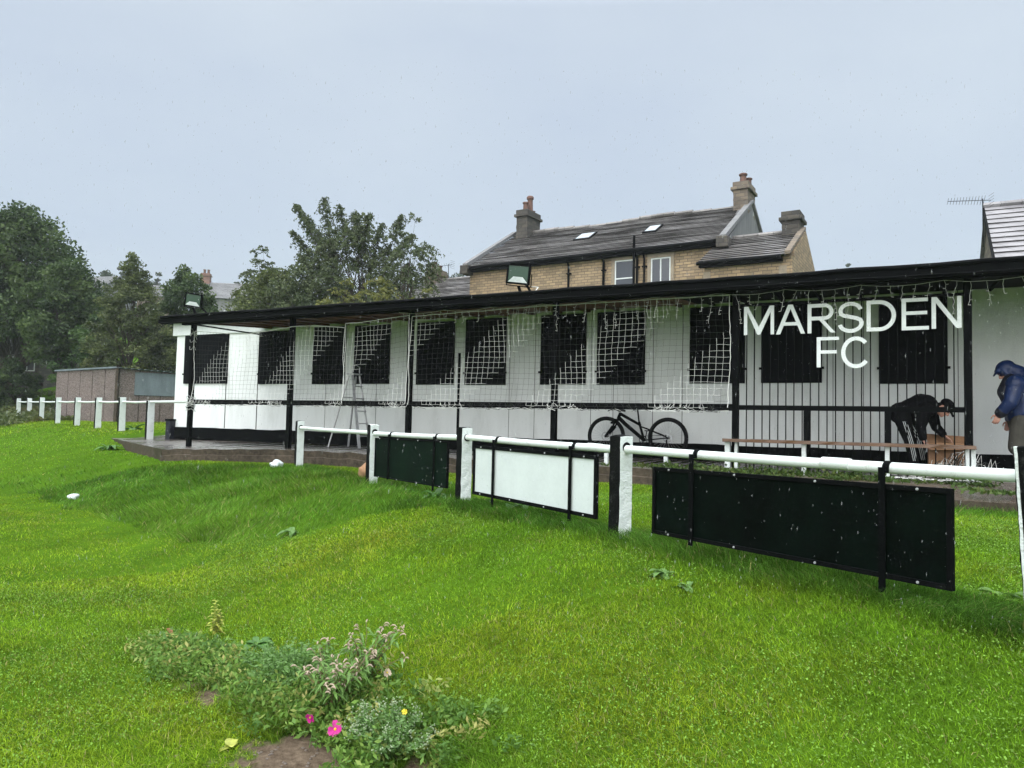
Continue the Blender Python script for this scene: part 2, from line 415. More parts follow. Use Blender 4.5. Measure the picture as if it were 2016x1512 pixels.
xs = np.concatenate([np.arange(-320, -36, 10), np.arange(-36, -4, .4), np.arange(-4, -1.6, .06), np.arange(-1.6, 0, .025), np.arange(0, 1, .06), np.arange(1, 14, .3), np.arange(14, 330, 10)])
ys = np.concatenate([np.arange(-40, 0, 5), np.arange(0, 2.8, .06), np.arange(2.8, 4, .025), np.arange(4, 6, .06), np.arange(6, 44, .4), np.arange(44, 420, 8)])
gx, gy = np.meshgrid(xs, ys); gz = terrain(gx, gy)
nx, ny = len(xs), len(ys)
idx = np.arange(nx * ny).reshape(ny, nx)
Fq = np.stack([idx[:-1, :-1], idx[:-1, 1:], idx[1:, 1:], idx[1:, :-1]], -1).reshape(-1, 4)
g = fast_mesh('ground', np.stack([gx, gy, gz], -1).reshape(-1, 3), Fq, M['ground'], tint=soil(gx, gy).ravel(), kind='structure')
g.data.polygons.foreach_set('use_smooth', [True] * len(g.data.polygons))

# ------------------------------------------------------------------ grass blades
def grass_mat():
    m, nt, b = mat('grass_blades'); at_ = N(nt, 'ShaderNodeAttribute', attribute_name='hue')
    nt.links.new(at_.outputs['Vector'], b.inputs['Base Color']); b.inputs['Roughness'].default_value = .75; b.inputs['Specular IOR Level'].default_value = .03
    tr = N(nt, 'ShaderNodeBsdfTranslucent'); nt.links.new(at_.outputs['Vector'], tr.inputs[0])
    mx = N(nt, 'ShaderNodeMixShader', inp={0: .28}); nt.links.new(b.outputs[0], mx.inputs[1]); nt.links.new(tr.outputs[0], mx.inputs[2])
    nt.links.new(mx.outputs[0], nt.nodes['Material Output'].inputs[0]); return m
M['grass'] = grass_mat()
FENCE = [(-3.71, 13.1), (-1.925, 10.15), (-.545, 7.9), (.857, 5.86), (2.40, 3.45)]   # pitch-side barrier posts
def pix_ground(px, py):
    d = ray(px, py); k = np.arange(1.5, 60, .02); P = np.array(CAM)[None] + k[:, None] * np.array(d)[None]
    hit = np.nonzero(P[:, 2] < terrain(P[:, 0], P[:, 1]))[0]; return P[hit[0] if len(hit) else -1][:2]
BANK = np.array([pix_ground(*q) for q in ((-160, 925), (0, 962), (140, 1000), (250, 1036), (330, 1068), (450, 1068), (560, 1057), (680, 1028), (820, 1002), (896, 988), (900, 958), (740, 944), (600, 916), (330, 908), (225, 880), (150, 848), (0, 838), (-160, 832))])
def poly_in(X, Y, P):
    ins = np.zeros(np.shape(X), bool); n = len(P)
    for i in range(n):
        (x0, y0), (x1, y1) = P[i], P[(i + 1) % n]
        if y0 == y1: continue
        c = (y0 > Y) != (y1 > Y); ins ^= c & (X < (x1 - x0) * (Y - y0) / (y1 - y0) + x0)
    return ins
DRY = pix_ground(760, 1066)
def long_grass(X, Y):
    """0 mown .. 1 long: the left bank, and the strip the mower misses along the barrier and kerb"""
    s = bank_s(X, Y); p, q = pq(X, Y)
    wob = (fbm(X * .8, Y * .8, 5) - .5)
    jx, jy = (fbm(X * 2.2, Y * 2.2, 6) - .5) * .7, (fbm(X * 2.2, Y * 2.2, 7) - .5) * .7
    left = poly_in(X + jx, Y + jy, BANK) * (.75 + .25 * fbm(X * 1.1, Y * 1.1, 8))
    fd = np.full(np.shape(X), 9.)
    for i in range(4):
        ax, ay = FENCE[i]; bx, by = FENCE[i + 1]; L = (bx - ax) ** 2 + (by - ay) ** 2
        t = np.clip(((X - ax) * (bx - ax) + (Y - ay) * (by - ay)) / L, 0, 1)
        fd = np.minimum(fd, np.hypot(X - ax - t * (bx - ax), Y - ay - t * (by - ay)))
    fence = smooth((.42 - fd + wob * .35) * 4)
    v = X * B.c + Y * B.s; u = X * B.s - Y * B.c
    kerb = smooth((.55 - np.abs(v - np.interp(u, [-2.4, -2.0, 4, 8], [9.5, 9.05, 8.85, 8.7])) + wob * .3) * 3)
    t_ = np.clip(((X + 2.3) * 1.95 + (Y - 4.95) * -1.65) / (1.95 ** 2 + 1.65 ** 2), 0, 1); bd = np.hypot(X + 2.3 - 1.95 * t_, Y - 4.95 + 1.65 * t_)
    bed = smooth((1.15 - bd / (.16 + .22 * t_) + wob * 1.2) * 2.) * .85
    bed2 = .6 * smooth((1.0 - np.hypot((X + .16) / .24, (Y - 3.35) / .55) + wob) * 2.5)
    left = left * (1 - .8 * smooth((v - np.interp(u, [-13, -10.5, -8], [9.0, 9.5, 9.5])) / .6))
    kerb = kerb * (u > -2.3)
    return np.clip(np.maximum.reduce([left, fence, kerb, bed, bed2]), 0, 1)

def scatter(n_target, r0, r1, half=R(43)):
    r = np.sqrt(rng.uniform(r0 ** 2, r1 ** 2, n_target)); a = rng.uniform(-half, half, n_target)
    return r * np.sin(a), r * np.cos(a)
def covered(X, Y):
    u = X * B.s - Y * B.c; v = X * B.c + Y * B.s
    return (v > np.interp(u, [-19.4, -13.1, -10.3, -8, -3, -2.4, -2.0, 4, 8], [13.1, 9.95, 10.45, 10.4, 10.1, 9.9, 9.35, 9.15, 9.0]) - .02) & (u > -19.4) & (v < 30)
def blades(n, r0, r1, segs, wmin):
    X, Y = scatter(n, r0, r1)
    so = soil(X, Y); keep = (~covered(X, Y)) & (rng.random(n) > so * 1.05)
    thin = fbm(X * 1.7, Y * 1.7, 31); keep &= rng.random(n) < .55 + .9 * thin
    X, Y = X[keep], Y[keep]; n = len(X)
    L = long_grass(X, Y); Z = terrain(X, Y) - .006
    rr = np.hypot(X, Y)
    patch = fbm(X * .55, Y * .55, 11); fine = fbm(X * 3.3, Y * 3.3, 17)
    h = (.024 + .020 * fine) * rng.uniform(.6, 1.4, n) * (1 - L) + L * (.06 + .115 * fbm(X * 1.6, Y * 1.6, 41) ** 1.3) * rng.uniform(.6, 1.3, n)
    w = np.maximum(wmin, rr * .00062) * rng.uniform(.6, 1.4, n)
    h = np.maximum(h, rr * .0022)
    az = rng.uniform(0, 2 * np.pi, n)
    comb = fbm(X * .7, Y * .7, 51) * 2 * np.pi * 1.5
    lean = rng.uniform(.35, 1.25, n) * (1 - L) + L * rng.uniform(.5, 1.15, n)
    la = np.where(rng.random(n) < .25 + .55 * L, comb + rng.normal(0, .6, n), az + np.pi / 2)
    dx, dy = np.cos(la) * lean, np.sin(la) * lean
    sx, sy = np.cos(az) * w / 2, np.sin(az) * w / 2
    P = lambda t, bend: np.stack([X + dx * h * t * bend, Y + dy * h * t * bend, Z + h * t * (1 - .33 * lean * t)], -1)
    S = np.stack([sx, sy, np.zeros(n)], -1)
    if segs == 2:
        b, mid, tip = P(0, 0), P(.55, .55), P(1, 1.15)
        V = np.stack([b - S, b + S, mid - S * .8, mid + S * .8, tip], 1)
        Fc = np.array([[0, 1, 3], [0, 3, 2], [2, 3, 4]])
    else:
        b, tip = P(0, 0), P(1, 1.0); V = np.stack([b - S, b + S, tip], 1); Fc = np.array([[0, 1, 2]])
    k = V.shape[1]
    Fa = (np.arange(n)[:, None, None] * k + Fc[None]).reshape(-1, 3)
    # the sward itself: yellow-green rye, bluish bent grass on the bank, straw and moss
    mown = np.array([.160, .318, .018]); yel = np.array([.255, .360, .022]); blue = np.array([.098, .238, .034]); straw = np.array([.36, .33, .13]); deep = np.array([.07, .19, .015])
    mowing = .5 + .5 * np.sin((X * .35 + Y * .22) * 2 * np.pi / 2.4)
    y = np.clip((patch - .36) * 2.6 + (fine - .5) * .8 + (mowing - .5) * .12, 0, 1)[:, None]
    C = mown * (1 - y) + yel * y
    flat = ((~poly_in(X, Y, BANK)) & (rr > 7)) * smooth((rr - 6.5) / 3); C = C * (1 - .45 * flat[:, None]) + yel * np.array([1.0, .97, 1.1]) * .45 * flat[:, None]
    C = C * (1 - .9 * L[:, None]) + (blue * (1 - .2 * y) + mown * .2 * y) * .9 * L[:, None] * .92
    dd = (np.clip((fbm(X * 1.3, Y * 1.3, 61) - .55) * 4, 0, 1) * .55)[:, None]; C = C * (1 - dd) + deep * dd
    dry = (np.clip(1.2 - np.hypot((X - DRY[0]) / 1.0, (Y - DRY[1]) / .55), 0, 1) * .5 * fbm(X * 4, Y * 4, 91))[:, None]; C = C * (1 - dry) + np.array([.42, .27, .05]) * dry
    st = (rng.random(n) < .035 + .05 * (patch > .58))[:, None]; C = np.where(st, straw, C)
    cm = .68 + .64 * fbm(X * 2.6, Y * 2.6, 101); C = C * (1 - L + L * cm)[:, None] * (.80 + .40 * fbm(X * 5, Y * 5, 103))[:, None]
    m2 = smooth((1.0 - np.hypot((X + .02) / .34, (Y - 3.35) / .6)) * 2.5)[:, None] * .5; C = C * (1 - m2) + np.array([.17, .37, .03]) * m2
    lf = fbm(X * .42, Y * .42, 111); C = C * (.66 + .46 * lf)[:, None] * (1 - .25 * np.clip((fbm(X * 1.9, Y * 1.9, 113) - .52) * 5, 0, 1))[:, None]
    C = C * rng.choice([.45, .8, 1.0, 1.25, 1.7], n, p=[.16, .26, .28, .20, .10])[:, None] * rng.uniform(.9, 1.1, n)[:, None]
    s = bank_s(X, Y); pp, qq = pq(X, Y)
    return V.reshape(-1, 3), Fa, np.repeat(C, k, axis=0)
def mown_leaves(n, r0, r1):
    """clover and plantain leaves lying flat in the lawn"""
    X, Y = scatter(n, r0, r1); cl = fbm(X * .8, Y * .8, 71)
    keep = (~covered(X, Y)) & (rng.random(n) < np.clip((cl - .43) * 6, .08, 1)) & (soil(X, Y) < .3) & (long_grass(X, Y) < .5)
    X, Y = X[keep], Y[keep]; n = len(X); Z = terrain(X, Y) + rng.uniform(.018, .042, n)
    r = rng.uniform(.0028, .0056, n); az = rng.uniform(0, 6.28, n); c, s = np.cos(az) * r, np.sin(az) * r
    t1, t2 = rng.normal(0, .45, n) * r, rng.normal(0, .45, n) * r
    V = np.stack([np.stack([X + c, Y + s, Z + t1], -1), np.stack([X - s, Y + c, Z + t2], -1), np.stack([X - c, Y - s, Z - t1], -1), np.stack([X + s, Y - c, Z - t2], -1)], 1)
    Fa = (np.arange(n)[:, None, None] * 4 + np.array([[0, 1, 2], [0, 2, 3]])[None]).reshape(-1, 3)
    C = np.array([.145, .265, .045]) * rng.uniform(.45, 1.5, n)[:, None]
    return V.reshape(-1, 3), Fa, np.repeat(C, 4, axis=0)
parts = [blades(210000, 2.2, 4.6, 2, .0028), blades(200000, 4.6, 8, 2, .0034), blades(320000, 8, 16, 1, .006), blades(200000, 16, 40, 1, .012), mown_leaves(190000, 2.3, 9)]
off = 0; Vs, Fs, Cs = [], [], []
for v_, f_, c_ in parts: Vs.append(v_); Fs.append(f_ + off); Cs.append(c_); off += len(v_)
fast_mesh('grass', np.concatenate(Vs), np.concatenate(Fs), M['grass'], vcol=np.concatenate(Cs), kind='stuff', label='bright green lawn grass, mown on the flat and long on the bank')
del Vs, Fs, Cs, parts

# ------------------------------------------------------------------ terrace and path
mb = MB(B)
def kv(u): return float(np.interp(u, [-13.1, -10.3, -8, -2.6], [9.95, 10.45, 10.4, 10.1]))
def ktop(u): return float(np.interp(u, [-19.4, -17.5, -13.1, -10.3, 20], [.86, .865, .85, TZ, TZ]))
ue = list(np.arange(-13.1, -2.5, .2)) + [-2.5]
for a, b_ in zip(ue[:-1], ue[1:]):
    j0, j1 = .02 * math.sin(a * 7), .02 * math.sin(b_ * 7)
    P0, P1 = (a, kv(a) + j0), (b_, kv(b_) + j1)
    z0, z1 = ktop(a) + .012 * math.sin(a * 9.3) + .006 * math.sin(a * 23), ktop(b_) + .012 * math.sin(b_ * 9.3) + .006 * math.sin(b_ * 23)
    mb.add([B.w(P0[0], P0[1], z0), B.w(P1[0], P1[1], z1), B.w(b_, 13.0, TZ + .03), B.w(a, 13.0, max(z0, TZ - .03))], [(0, 1, 2, 3)], 0)
    # upper kerb face, and a rougher lower course standing 5 cm proud
    mb.add([B.w(P0[0], P0[1] + .01, z0 - .11), B.w(P1[0], P1[1] + .01, z1 - .11), B.w(P1[0], P1[1], z1), B.w(P0[0], P0[1], z0)], [(0, 1, 2, 3)], 1)
    o0, o1 = .02 + .015 * math.sin(a * 5) + .008 * math.sin(a * 17), .02 + .015 * math.sin(b_ * 5) + .008 * math.sin(b_ * 17)
    mb.add([B.w(P0[0], P0[1] - o0, z0 - .5), B.w(P1[0], P1[1] - o1, z1 - .5), B.w(P1[0], P1[1] - o1, z1 - .12), B.w(P0[0], P0[1] - o0, z0 - .12), B.w(P1[0], P1[1] + .01, z1 - .11), B.w(P0[0], P0[1] + .01, z0 - .11)], [(0, 1, 2, 3), (3, 2, 4, 5)], 1)
# left end, a wedge out to the low barrier's corner post
c1, c2, c3, c4 = (-13.1, kv(-13.1) + .02 * math.sin(-13.1 * 7)), (-19.4, 13.1), (-19.0, 14.6), (-13.1, 13.0)
mb.add([B.w(*c1, .85), B.w(*c4, TZ - .03), B.w(*c3, .90), B.w(*c2, .86)], [(0, 1, 2, 3)], 0)
mb.add([B.w(*c2, .4), B.w(*c1, .4), B.w(*c1, .85), B.w(*c2, .86)], [(0, 1, 2, 3)], 1)
mb.add([B.w(-19.4, 13.1, .859), B.w(-13.1, 13.0, .904), B.w(-13.1, 15, .985), B.w(-19.4, 15, .985)], [(0, 1, 2, 3)], 0)
# floor along the wall, falling slightly to the front
mb.add([B.w(-13.1, 13.0, .905), B.w(20, 13.0, TZ + .03), B.w(20, 15, .985), B.w(-13.1, 15, .985)], [(0, 1, 2, 3)], 0)
mb.build('pavement', [M['wet_concrete'], M['kerb']], kind='structure')
mb = MB(B)
us = list(np.arange(-2.5, 14.1, .5))
def pv(u): return float(np.interp(u, [-2.5, -2.0, 4, 8], [9.9, 9.40, 9.15, 9.0])) + .03 * math.sin(u * 6)
for a, b_ in zip(us[:-1], us[1:]):
    rows = [(13.0, TZ + .03), (10.95, TZ), (10.3, TZ - .03), (None, .82), (None, .55)]
    def pt(u, r):
        v, z = rows[r]
        return B.w(u, v if v else pv(u), z)
    for r in range(4):
        mb.add([pt(a, r + 1), pt(b_, r + 1), pt(b_, r), pt(a, r)], [(0, 1, 2, 3)], 1 if r == 3 else (0 if r else 2))
mb.build('path', [M['path'], M['kerb'], M['wet_concrete']], kind='structure')
# ------------------------------------------------------------------ clubhouse
DW, DP = 13.4, 10.97                                  # wall plane and post plane
E = EYE
PX = [375, 575, 805, 1085, 1440, 1905]                # canopy posts
UP_ = [-13.56 + 2.878 * k for k in range(7)]
UL, UR = -17.2, 9.0
club = thing('clubhouse', 'long white clubhouse with black shutters and a black lean-to canopy on posts', 'clubhouse', B.mat(-4, DW, .97))
ZB, ZW = .965, E + 2.50
mb = MB(B)
mb.box(UL, UR, DW, DW + 6, 1.22, ZW)
# vertical cover strips and board joints
for px in (446, 508):
    u = B.u(px, 740, DW); mb.box(u - .012, u + .012, DW - .004, DW + .01, 1.23, ZW - .05, 1)
u = B.u(903, 780, DW); mb.box(u - .03, u + .03, DW - .012, DW + .01, 1.23, E + 1.45, 2)
for px in (640, 740, 1002, 1052, 1163, 1207, 1285, 1343, 1484, 1640, 1700, 1887):
    u = B.u(px, 800, DW); mb.box(u - .006, u + .006, DW - .003, DW + .01, 1.23, ZW - .06, 3)
mb.build('wall', [M['wall'], M['black'], M['black'], M['render_grey']], club)
mb = MB(B)
segs = np.arange(UL - .02, UR, .4); rj = random.Random(3)
mb.box(UL - .02, UR, DW - .03, DW + .02, .93, 1.20)
hts = [1.222 + rj.uniform(-.012, .018) for _ in range(len(segs) + 1)]
for i in range(len(segs)):                            # hand-painted, uneven upper edge
    a, b_ = segs[i], min(segs[i] + .4, UR)
    mb.add([B.w(a, DW - .032, 1.19), B.w(b_, DW - .032, 1.19), B.w(b_, DW - .032, hts[i + 1]), B.w(a, DW - .032, hts[i])], [(0, 1, 2, 3)])
    mb.add([B.w(a, DW - .032, hts[i]), B.w(b_, DW - .032, hts[i + 1]), B.w(b_, DW + .01, hts[i + 1]), B.w(a, DW + .01, hts[i])], [(0, 1, 2, 3)])
mb.box(UL - .025, UL + .02, DW + .03, DW + 6, .9, 1.23)
mb.build('plinth', M['black'], club)
mb = MB(B)
mb.box(UL - .12, -13.9, DW - .05, DW + .03, E + 2.12, E + 2.46); mb.box(UL - .12, UL - .06, DW + .03, DW + 6, E + 2.12, E + 2.46)
mb.box(-13.9, -12.5, DW - .05, DW + .03, E + 2.12, E + 2.2)
mb.build('fascia_board', M['white'], club, bevel=.004)
mb = MB(B)
mb.box(UL - .45, UR, DW - .22, DW + 6.4, E + 2.47, E + 2.54); mb.box(UL - .47, -13.9, DW - .25, DW - .22, E + 2.45, E + 2.56)
mb.build('roof', M['black'], club)
# shutters: photo px left, right, top (at the middle), foot
SH = [(363, 447.5, 659, 755), (510, 571, 649, 756), (616, 678, 643, 756), (697, 766, 640, 755.5), (820, 893, 634, 757), (915.5, 995, 626, 757.5),
      (1064, 1152.6, 619, 757), (1175, 1269, 611, 757), (1357.6, 1466, 600, 754.5), (1498.5, 1618, 588, 753.5), (1731, 1866, 575, 755)]
for x0, x1, yt, yb in SH:
    u0, u1 = B.u(x0, 700, DW - .04), B.u(x1, 700, DW - .04); xm = (x0 + x1) / 2
    zt, zb = B.z(xm, yt, DW - .04), B.z(xm, yb, DW - .04)
    zt = min(zt, E + 2.16)
    mb = MB(B); mb.box(u0, u1, DW - .045, DW + .01, zb, zt)
    s = mb.build('window_shutter', M['board_black'], club, bevel=.004)
    mb = MB(B)                                        # hinges and a bottom ledge
    for zz in (zb + .25,):
        mb = MB(B); mb.box(u0 - .035, u0 + .06, DW - .056, DW - .04, zz - .02, zz + .02); mb.build('hinge', M['steel'], s)
        mb = MB(B); mb.box(u1 - .06, u1 + .035, DW - .056, DW - .04, zz - .02, zz + .02); mb.build('hinge', M['steel'], s)
# canopy
CF = 10.5
UC0 = -14.0
mb = MB(B)
def slab(u0, u1, v0, z0, v1, z1, t, mi=0):
    mb.hexa([B.w(u0, v0, z0), B.w(u1, v0, z0), B.w(u1, v1, z1), B.w(u0, v1, z1), B.w(u0, v0, z0 + t), B.w(u1, v0, z0 + t), B.w(u1, v1, z1 + t), B.w(u0, v1, z1 + t)], mi)
slab(UC0, UR, CF + .02, E + 2.045, DW + .05, E + 2.285, .05)
mb.build('canopy_roof', M['black'], club)
mb = MB(B)
split = B.u(1335, 600, 12)
slab(UC0 + .02, split, CF + .3, E + 2.02, DW, E + 2.225, .012, 0); slab(split, UR, CF + .3, E + 2.02, DW, E + 2.225, .012, 1)
for k in range(38):                                   # rafters under the sheets
    u = UC0 + .3 + k * .6
    if u < UR: slab(u - .025, u + .025, 11.15, E + 2.02, DW, E + 2.18, .04, 0 if u < split else 1)
mb.build('canopy_ceiling', [M['soffit'], M['black']], club)
mb = MB(B)
n = 46; rj = random.Random(5); wz = [rj.uniform(-.006, .006) for _ in range(n + 1)]
for i in range(n):
    a = UC0 + (UR - UC0) * i / n; b_ = UC0 + (UR - UC0) * (i + 1) / n
    d0, d1 = wz[i], wz[i + 1]
    mb.hexa([B.w(a, CF - .02, E + 1.93 + d0), B.w(b_, CF - .02, E + 1.93 + d1), B.w(b_, CF + .02, E + 1.93 + d1), B.w(a, CF + .02, E + 1.93 + d0),
             B.w(a, CF - .02, E + 2.06 + d0), B.w(b_, CF - .02, E + 2.06 + d1), B.w(b_, CF + .02, E + 2.06 + d1), B.w(a, CF + .02, E + 2.06 + d0)])
mb.box(UC0 - .015, UC0 + .02, CF + .02, DW + .03, E + 2.02, E + 2.05)
mb.build('canopy_fascia', M['black'], club)
mb = MB(B)                                            # half-round felt roll and gutter lip along the edge
pts = [B.w(UC0 + (UR - UC0) * i / n, CF - .03, E + 2.075 + wz[i] * 1.5) for i in range(n + 1)]
mb.tube(pts, .032, 8)
pts = [B.w(UC0 + (UR - UC0) * i / n, CF - .028, E + 1.955 + wz[n - i]) for i in range(n + 1)]
mb.tube(pts, .016, 6)
mb.build('roof_edge_roll', M['steel'], club, smooth=True)
mb = MB(B); mb.box(UC0 + .1, UR, DP - .05, DP + .05, E + 1.965, E + 2.03); mb.build('canopy_beam', M['black'], club, bevel=.004)
for u in UP_:
    mb = MB(B); mb.rough(B, u - .045, u + .045, DP - .045, DP + .045, TZ - .12, E + 1.965, (1, 1, 10), .002); mb.build('canopy_post', M['black'], club, bevel=.004)
# guard rail between the posts
zr = E + .285
for i in range(5):
    a, b_ = UP_[i] + .045, UP_[i + 1] - .045
    mb = MB(B)
    if i < 4: mb.box(a, b_, DP - .035, DP + .035, zr - .05, zr + .05)
    else: mb.box(a, b_, DP - .02, DP + .02, zr - .035, zr + .035)
    mb.build('guard_rail', M['black'], club, bevel=.004)
# barred bay
a, b_ = UP_[4] + .045, UP_[5] - .045
mb = MB(B); mb.box(a, b_, DP - .02, DP + .02, E + 1.75, E + 1.79); mb.build('top_bar_rail', M['steel'], club)
for px in (1588, 1748):
    u = B.u(px, 850, DP); mb = MB(B); mb.box(u - .04, u + .04, DP - .03, DP + .03, TZ - .1, zr - .035); mb.build('short_post', M['black'], club, bevel=.004)
for i in range(1, 26):
    u = a + (b_ - a) * i / 26
    mb = MB(B); mb.tube([B.w(u + random.uniform(-.004, .004), DP + .005, TZ - .05), B.w(u, DP + .005, E + 1.76)], .0085, 6); mb.build('bar', M['steel'], club)

# ------------------------------------------------------------------ sign letters
def ribbon(pts, w, closed=False):
    """mitred outline of a stroke, left and right points"""
    n = len(pts); Lp, Rp = [], []
    for i, p in enumerate(pts):
        a = pts[i - 1] if (i or closed) else None; c = pts[(i + 1) % n] if (i < n - 1 or closed) else None
        d0 = (Vector(p) - Vector(a)).normalized() if a is not None else None; d1 = (Vector(c) - Vector(p)).normalized() if c is not None else None
        d0 = d0 or d1; d1 = d1 or d0
        n0 = Vector((-d0.y, d0.x)); n1 = Vector((-d1.y, d1.x)); m = n0 + n1; m.normalize(); k = w / 2 / max(.35, m.dot(n0))
        Lp.append(Vector(p) + m * k); Rp.append(Vector(p) - m * k)
    return Lp, Rp
def arc(cx, cy, rx, ry, a0, a1, n):
    return [(cx + rx * math.cos(R(a0 + (a1 - a0) * i / n)), cy + ry * math.sin(R(a0 + (a1 - a0) * i / n))) for i in range(n + 1)]
S_ = .122                                             # stroke relative to the cap height
def strokes(ch, w):
    """strokes in a cell w wide and 1 high: open polylines, or ('fill', polygon)"""
    h = S_ / 2
    bar = lambda x0, x1, y0, y1: ('fill', [(x0, y0), (x1, y0), (x1, y1), (x0, y1)])
    if ch == 'M':
        t = S_ * .92; m = w / 2
        return [('fill', [(0, 0), (t, 0), (t, .80), (m - t * .42, 0), (m, 0), (m, .27), (t * 1.25, 1), (0, 1)]), ('fill', [(w, 0), (w, 1), (w - t * 1.25, 1), (m, .27), (m, 0), (m + t * .42, 0), (w - t, .80), (w - t, 0)])]
    if ch == 'A':
        t = S_ * 1.08; m = w / 2; k = m - t / 2       # outer leg slope
        y1, y2 = .29, .29 + S_ * .9
        f = lambda y: (m - t * .05) * 0 + t + (m - t) * (y / (1 - .135))   # inner edge of left leg
        return [('fill', [(0, 0), (t, 0), (f(.865), .865), (m, 1), (m - t * .55, 1)]), ('fill', [(w, 0), (m + t * .55, 1), (m, 1), (w - f(.865), .865), (w - t, 0)]), ('fill', [(f(y1), y1), (w - f(y1), y1), (w - f(y2), y2), (f(y2), y2)])]
    if ch == 'E':
        return [bar(0, S_, 0, 1), bar(S_, w, 0, S_ * .9), bar(S_, w * .94, .48 - 0, .48 + S_ * .86), bar(S_, w * .97, 1 - S_ * .9, 1)]
    if ch == 'F':
        return [bar(0, S_, 0, 1), bar(S_, w * .9, .45, .45 + S_ * .9), bar(S_, w, 1 - S_ * .9, 1)]
    if ch == 'N':
        t = S_ * .97
        return [('fill', [(0, 0), (t, 0), (t, .82), (w - t * 1.2, 0), (w - t, 0), (w - t, .19), (t * 1.2, 1), (0, 1)]), ('fill', [(w - t, 0), (w, 0), (w, 1), (w - t, 1)])]
    if ch == 'D':
        r = .5 - h
        return [bar(0, S_, 0, 1), [(S_, h), (w - r * .95 - h, h)] + arc(w - r * .95 - h, .5, r * .95, r, -80, 80, 18) + [(w - r * .95 - h, 1 - h), (S_, 1 - h)]]
    if ch == 'R':
        r = (.56 - h * 2) / 2 + .0; cy = 1 - h - r
        return [bar(0, S_, 0, 1), [(S_, 1 - h), (w * .93 - r - h, 1 - h)] + arc(w * .93 - r - h, cy, r, r, 80, -80, 14) + [(w * .93 - r - h, cy - r), (S_, cy - r)],
                ('fill', [(w * .42, cy - r - h), (w * .42 + S_ * 1.2, cy - r - h), (w, 0), (w - S_ * 1.22, 0)])]
    if ch == 'S':
        r1, r2 = .27 - h / 2, .29 - h / 2; rx = w / 2 - h
        up = arc(w / 2, 1 - h - r1, rx * .92, r1, 12, 180, 14); lo = arc(w / 2, h + r2, rx, r2, 0, -168, 14)
        y_u, y_l = 1 - h - r1, h + r2
        mid = [(w / 2 - rx * .92 + .02, y_u - .09), (w / 2 - rx * .55, (y_u + y_l) / 2 + .045), (w / 2 + rx * .50, (y_u + y_l) / 2 - .035), (w / 2 + rx - .03, y_l + .085)]
        return [up + mid + lo]
    if ch == 'C':
        return [arc(w / 2, .5, w / 2 - h, .5 - h, 42, 322, 30)]
DL = DP - .06
LET = [('M', 1465, 1524, 603, 659), ('A', 1528, 1585, 600, 657.5), ('R', 1590, 1645, 598, 655.5), ('S', 1649, 1700.5, 594.5, 655.5), ('D', 1706, 1764, 591, 652), ('E', 1775, 1828.6, 587, 649.5), ('N', 1834, 1893, 584, 646.5),
       ('F', 1608, 1652, 663.5, 723), ('C', 1656, 1715, 662.5, 725)]
u_s, z_s = B.pick(1678, 655, DL)
sign = thing('sign', 'big white capital letters fixed across the barred bay of the canopy', 'sign', B.mat(u_s, DL, z_s))
for ch, x0, x1, y0, y1 in LET:
    ym = (y0 + y1) / 2; u0, u1 = B.u(x0, ym, DL), B.u(x1, ym, DL); xm = (x0 + x1) / 2
    zt, zb = B.z(xm, y0, DL), B.z(xm, y1, DL); hh = zt - zb; w = (u1 - u0) / hh
    mb = MB(B)
    for st in strokes(ch, w):
        if isinstance(st, tuple):
            ring = st[1]
            mb.prism([B.w(u0 + x * hh, DL - .012, zb + y * hh) for x, y in ring], [B.w(u0 + x * hh, DL + .012, zb + y * hh) for x, y in ring])
        else:
            Lp, Rp = ribbon(st, S_)
            for i in range(len(st) - 1):
                ring = [Lp[i], Rp[i], Rp[i + 1], Lp[i + 1]]
                f = [B.w(u0 + q.x * hh, DL - .012, zb + q.y * hh) for q in ring]; bk = [B.w(u0 + q.x * hh, DL + .012, zb + q.y * hh) for q in ring]
                mb.add(f + bk, [(0, 1, 2, 3), (7, 6, 5, 4), (0, 3, 7, 4), (1, 5, 6, 2)])
    o = mb.build('letter', M['white'], sign)
    bm = bmesh.new(); bm.from_mesh(o.data); bmesh.ops.recalc_face_normals(bm, faces=bm.faces); bm.to_mesh(o.data); bm.free()

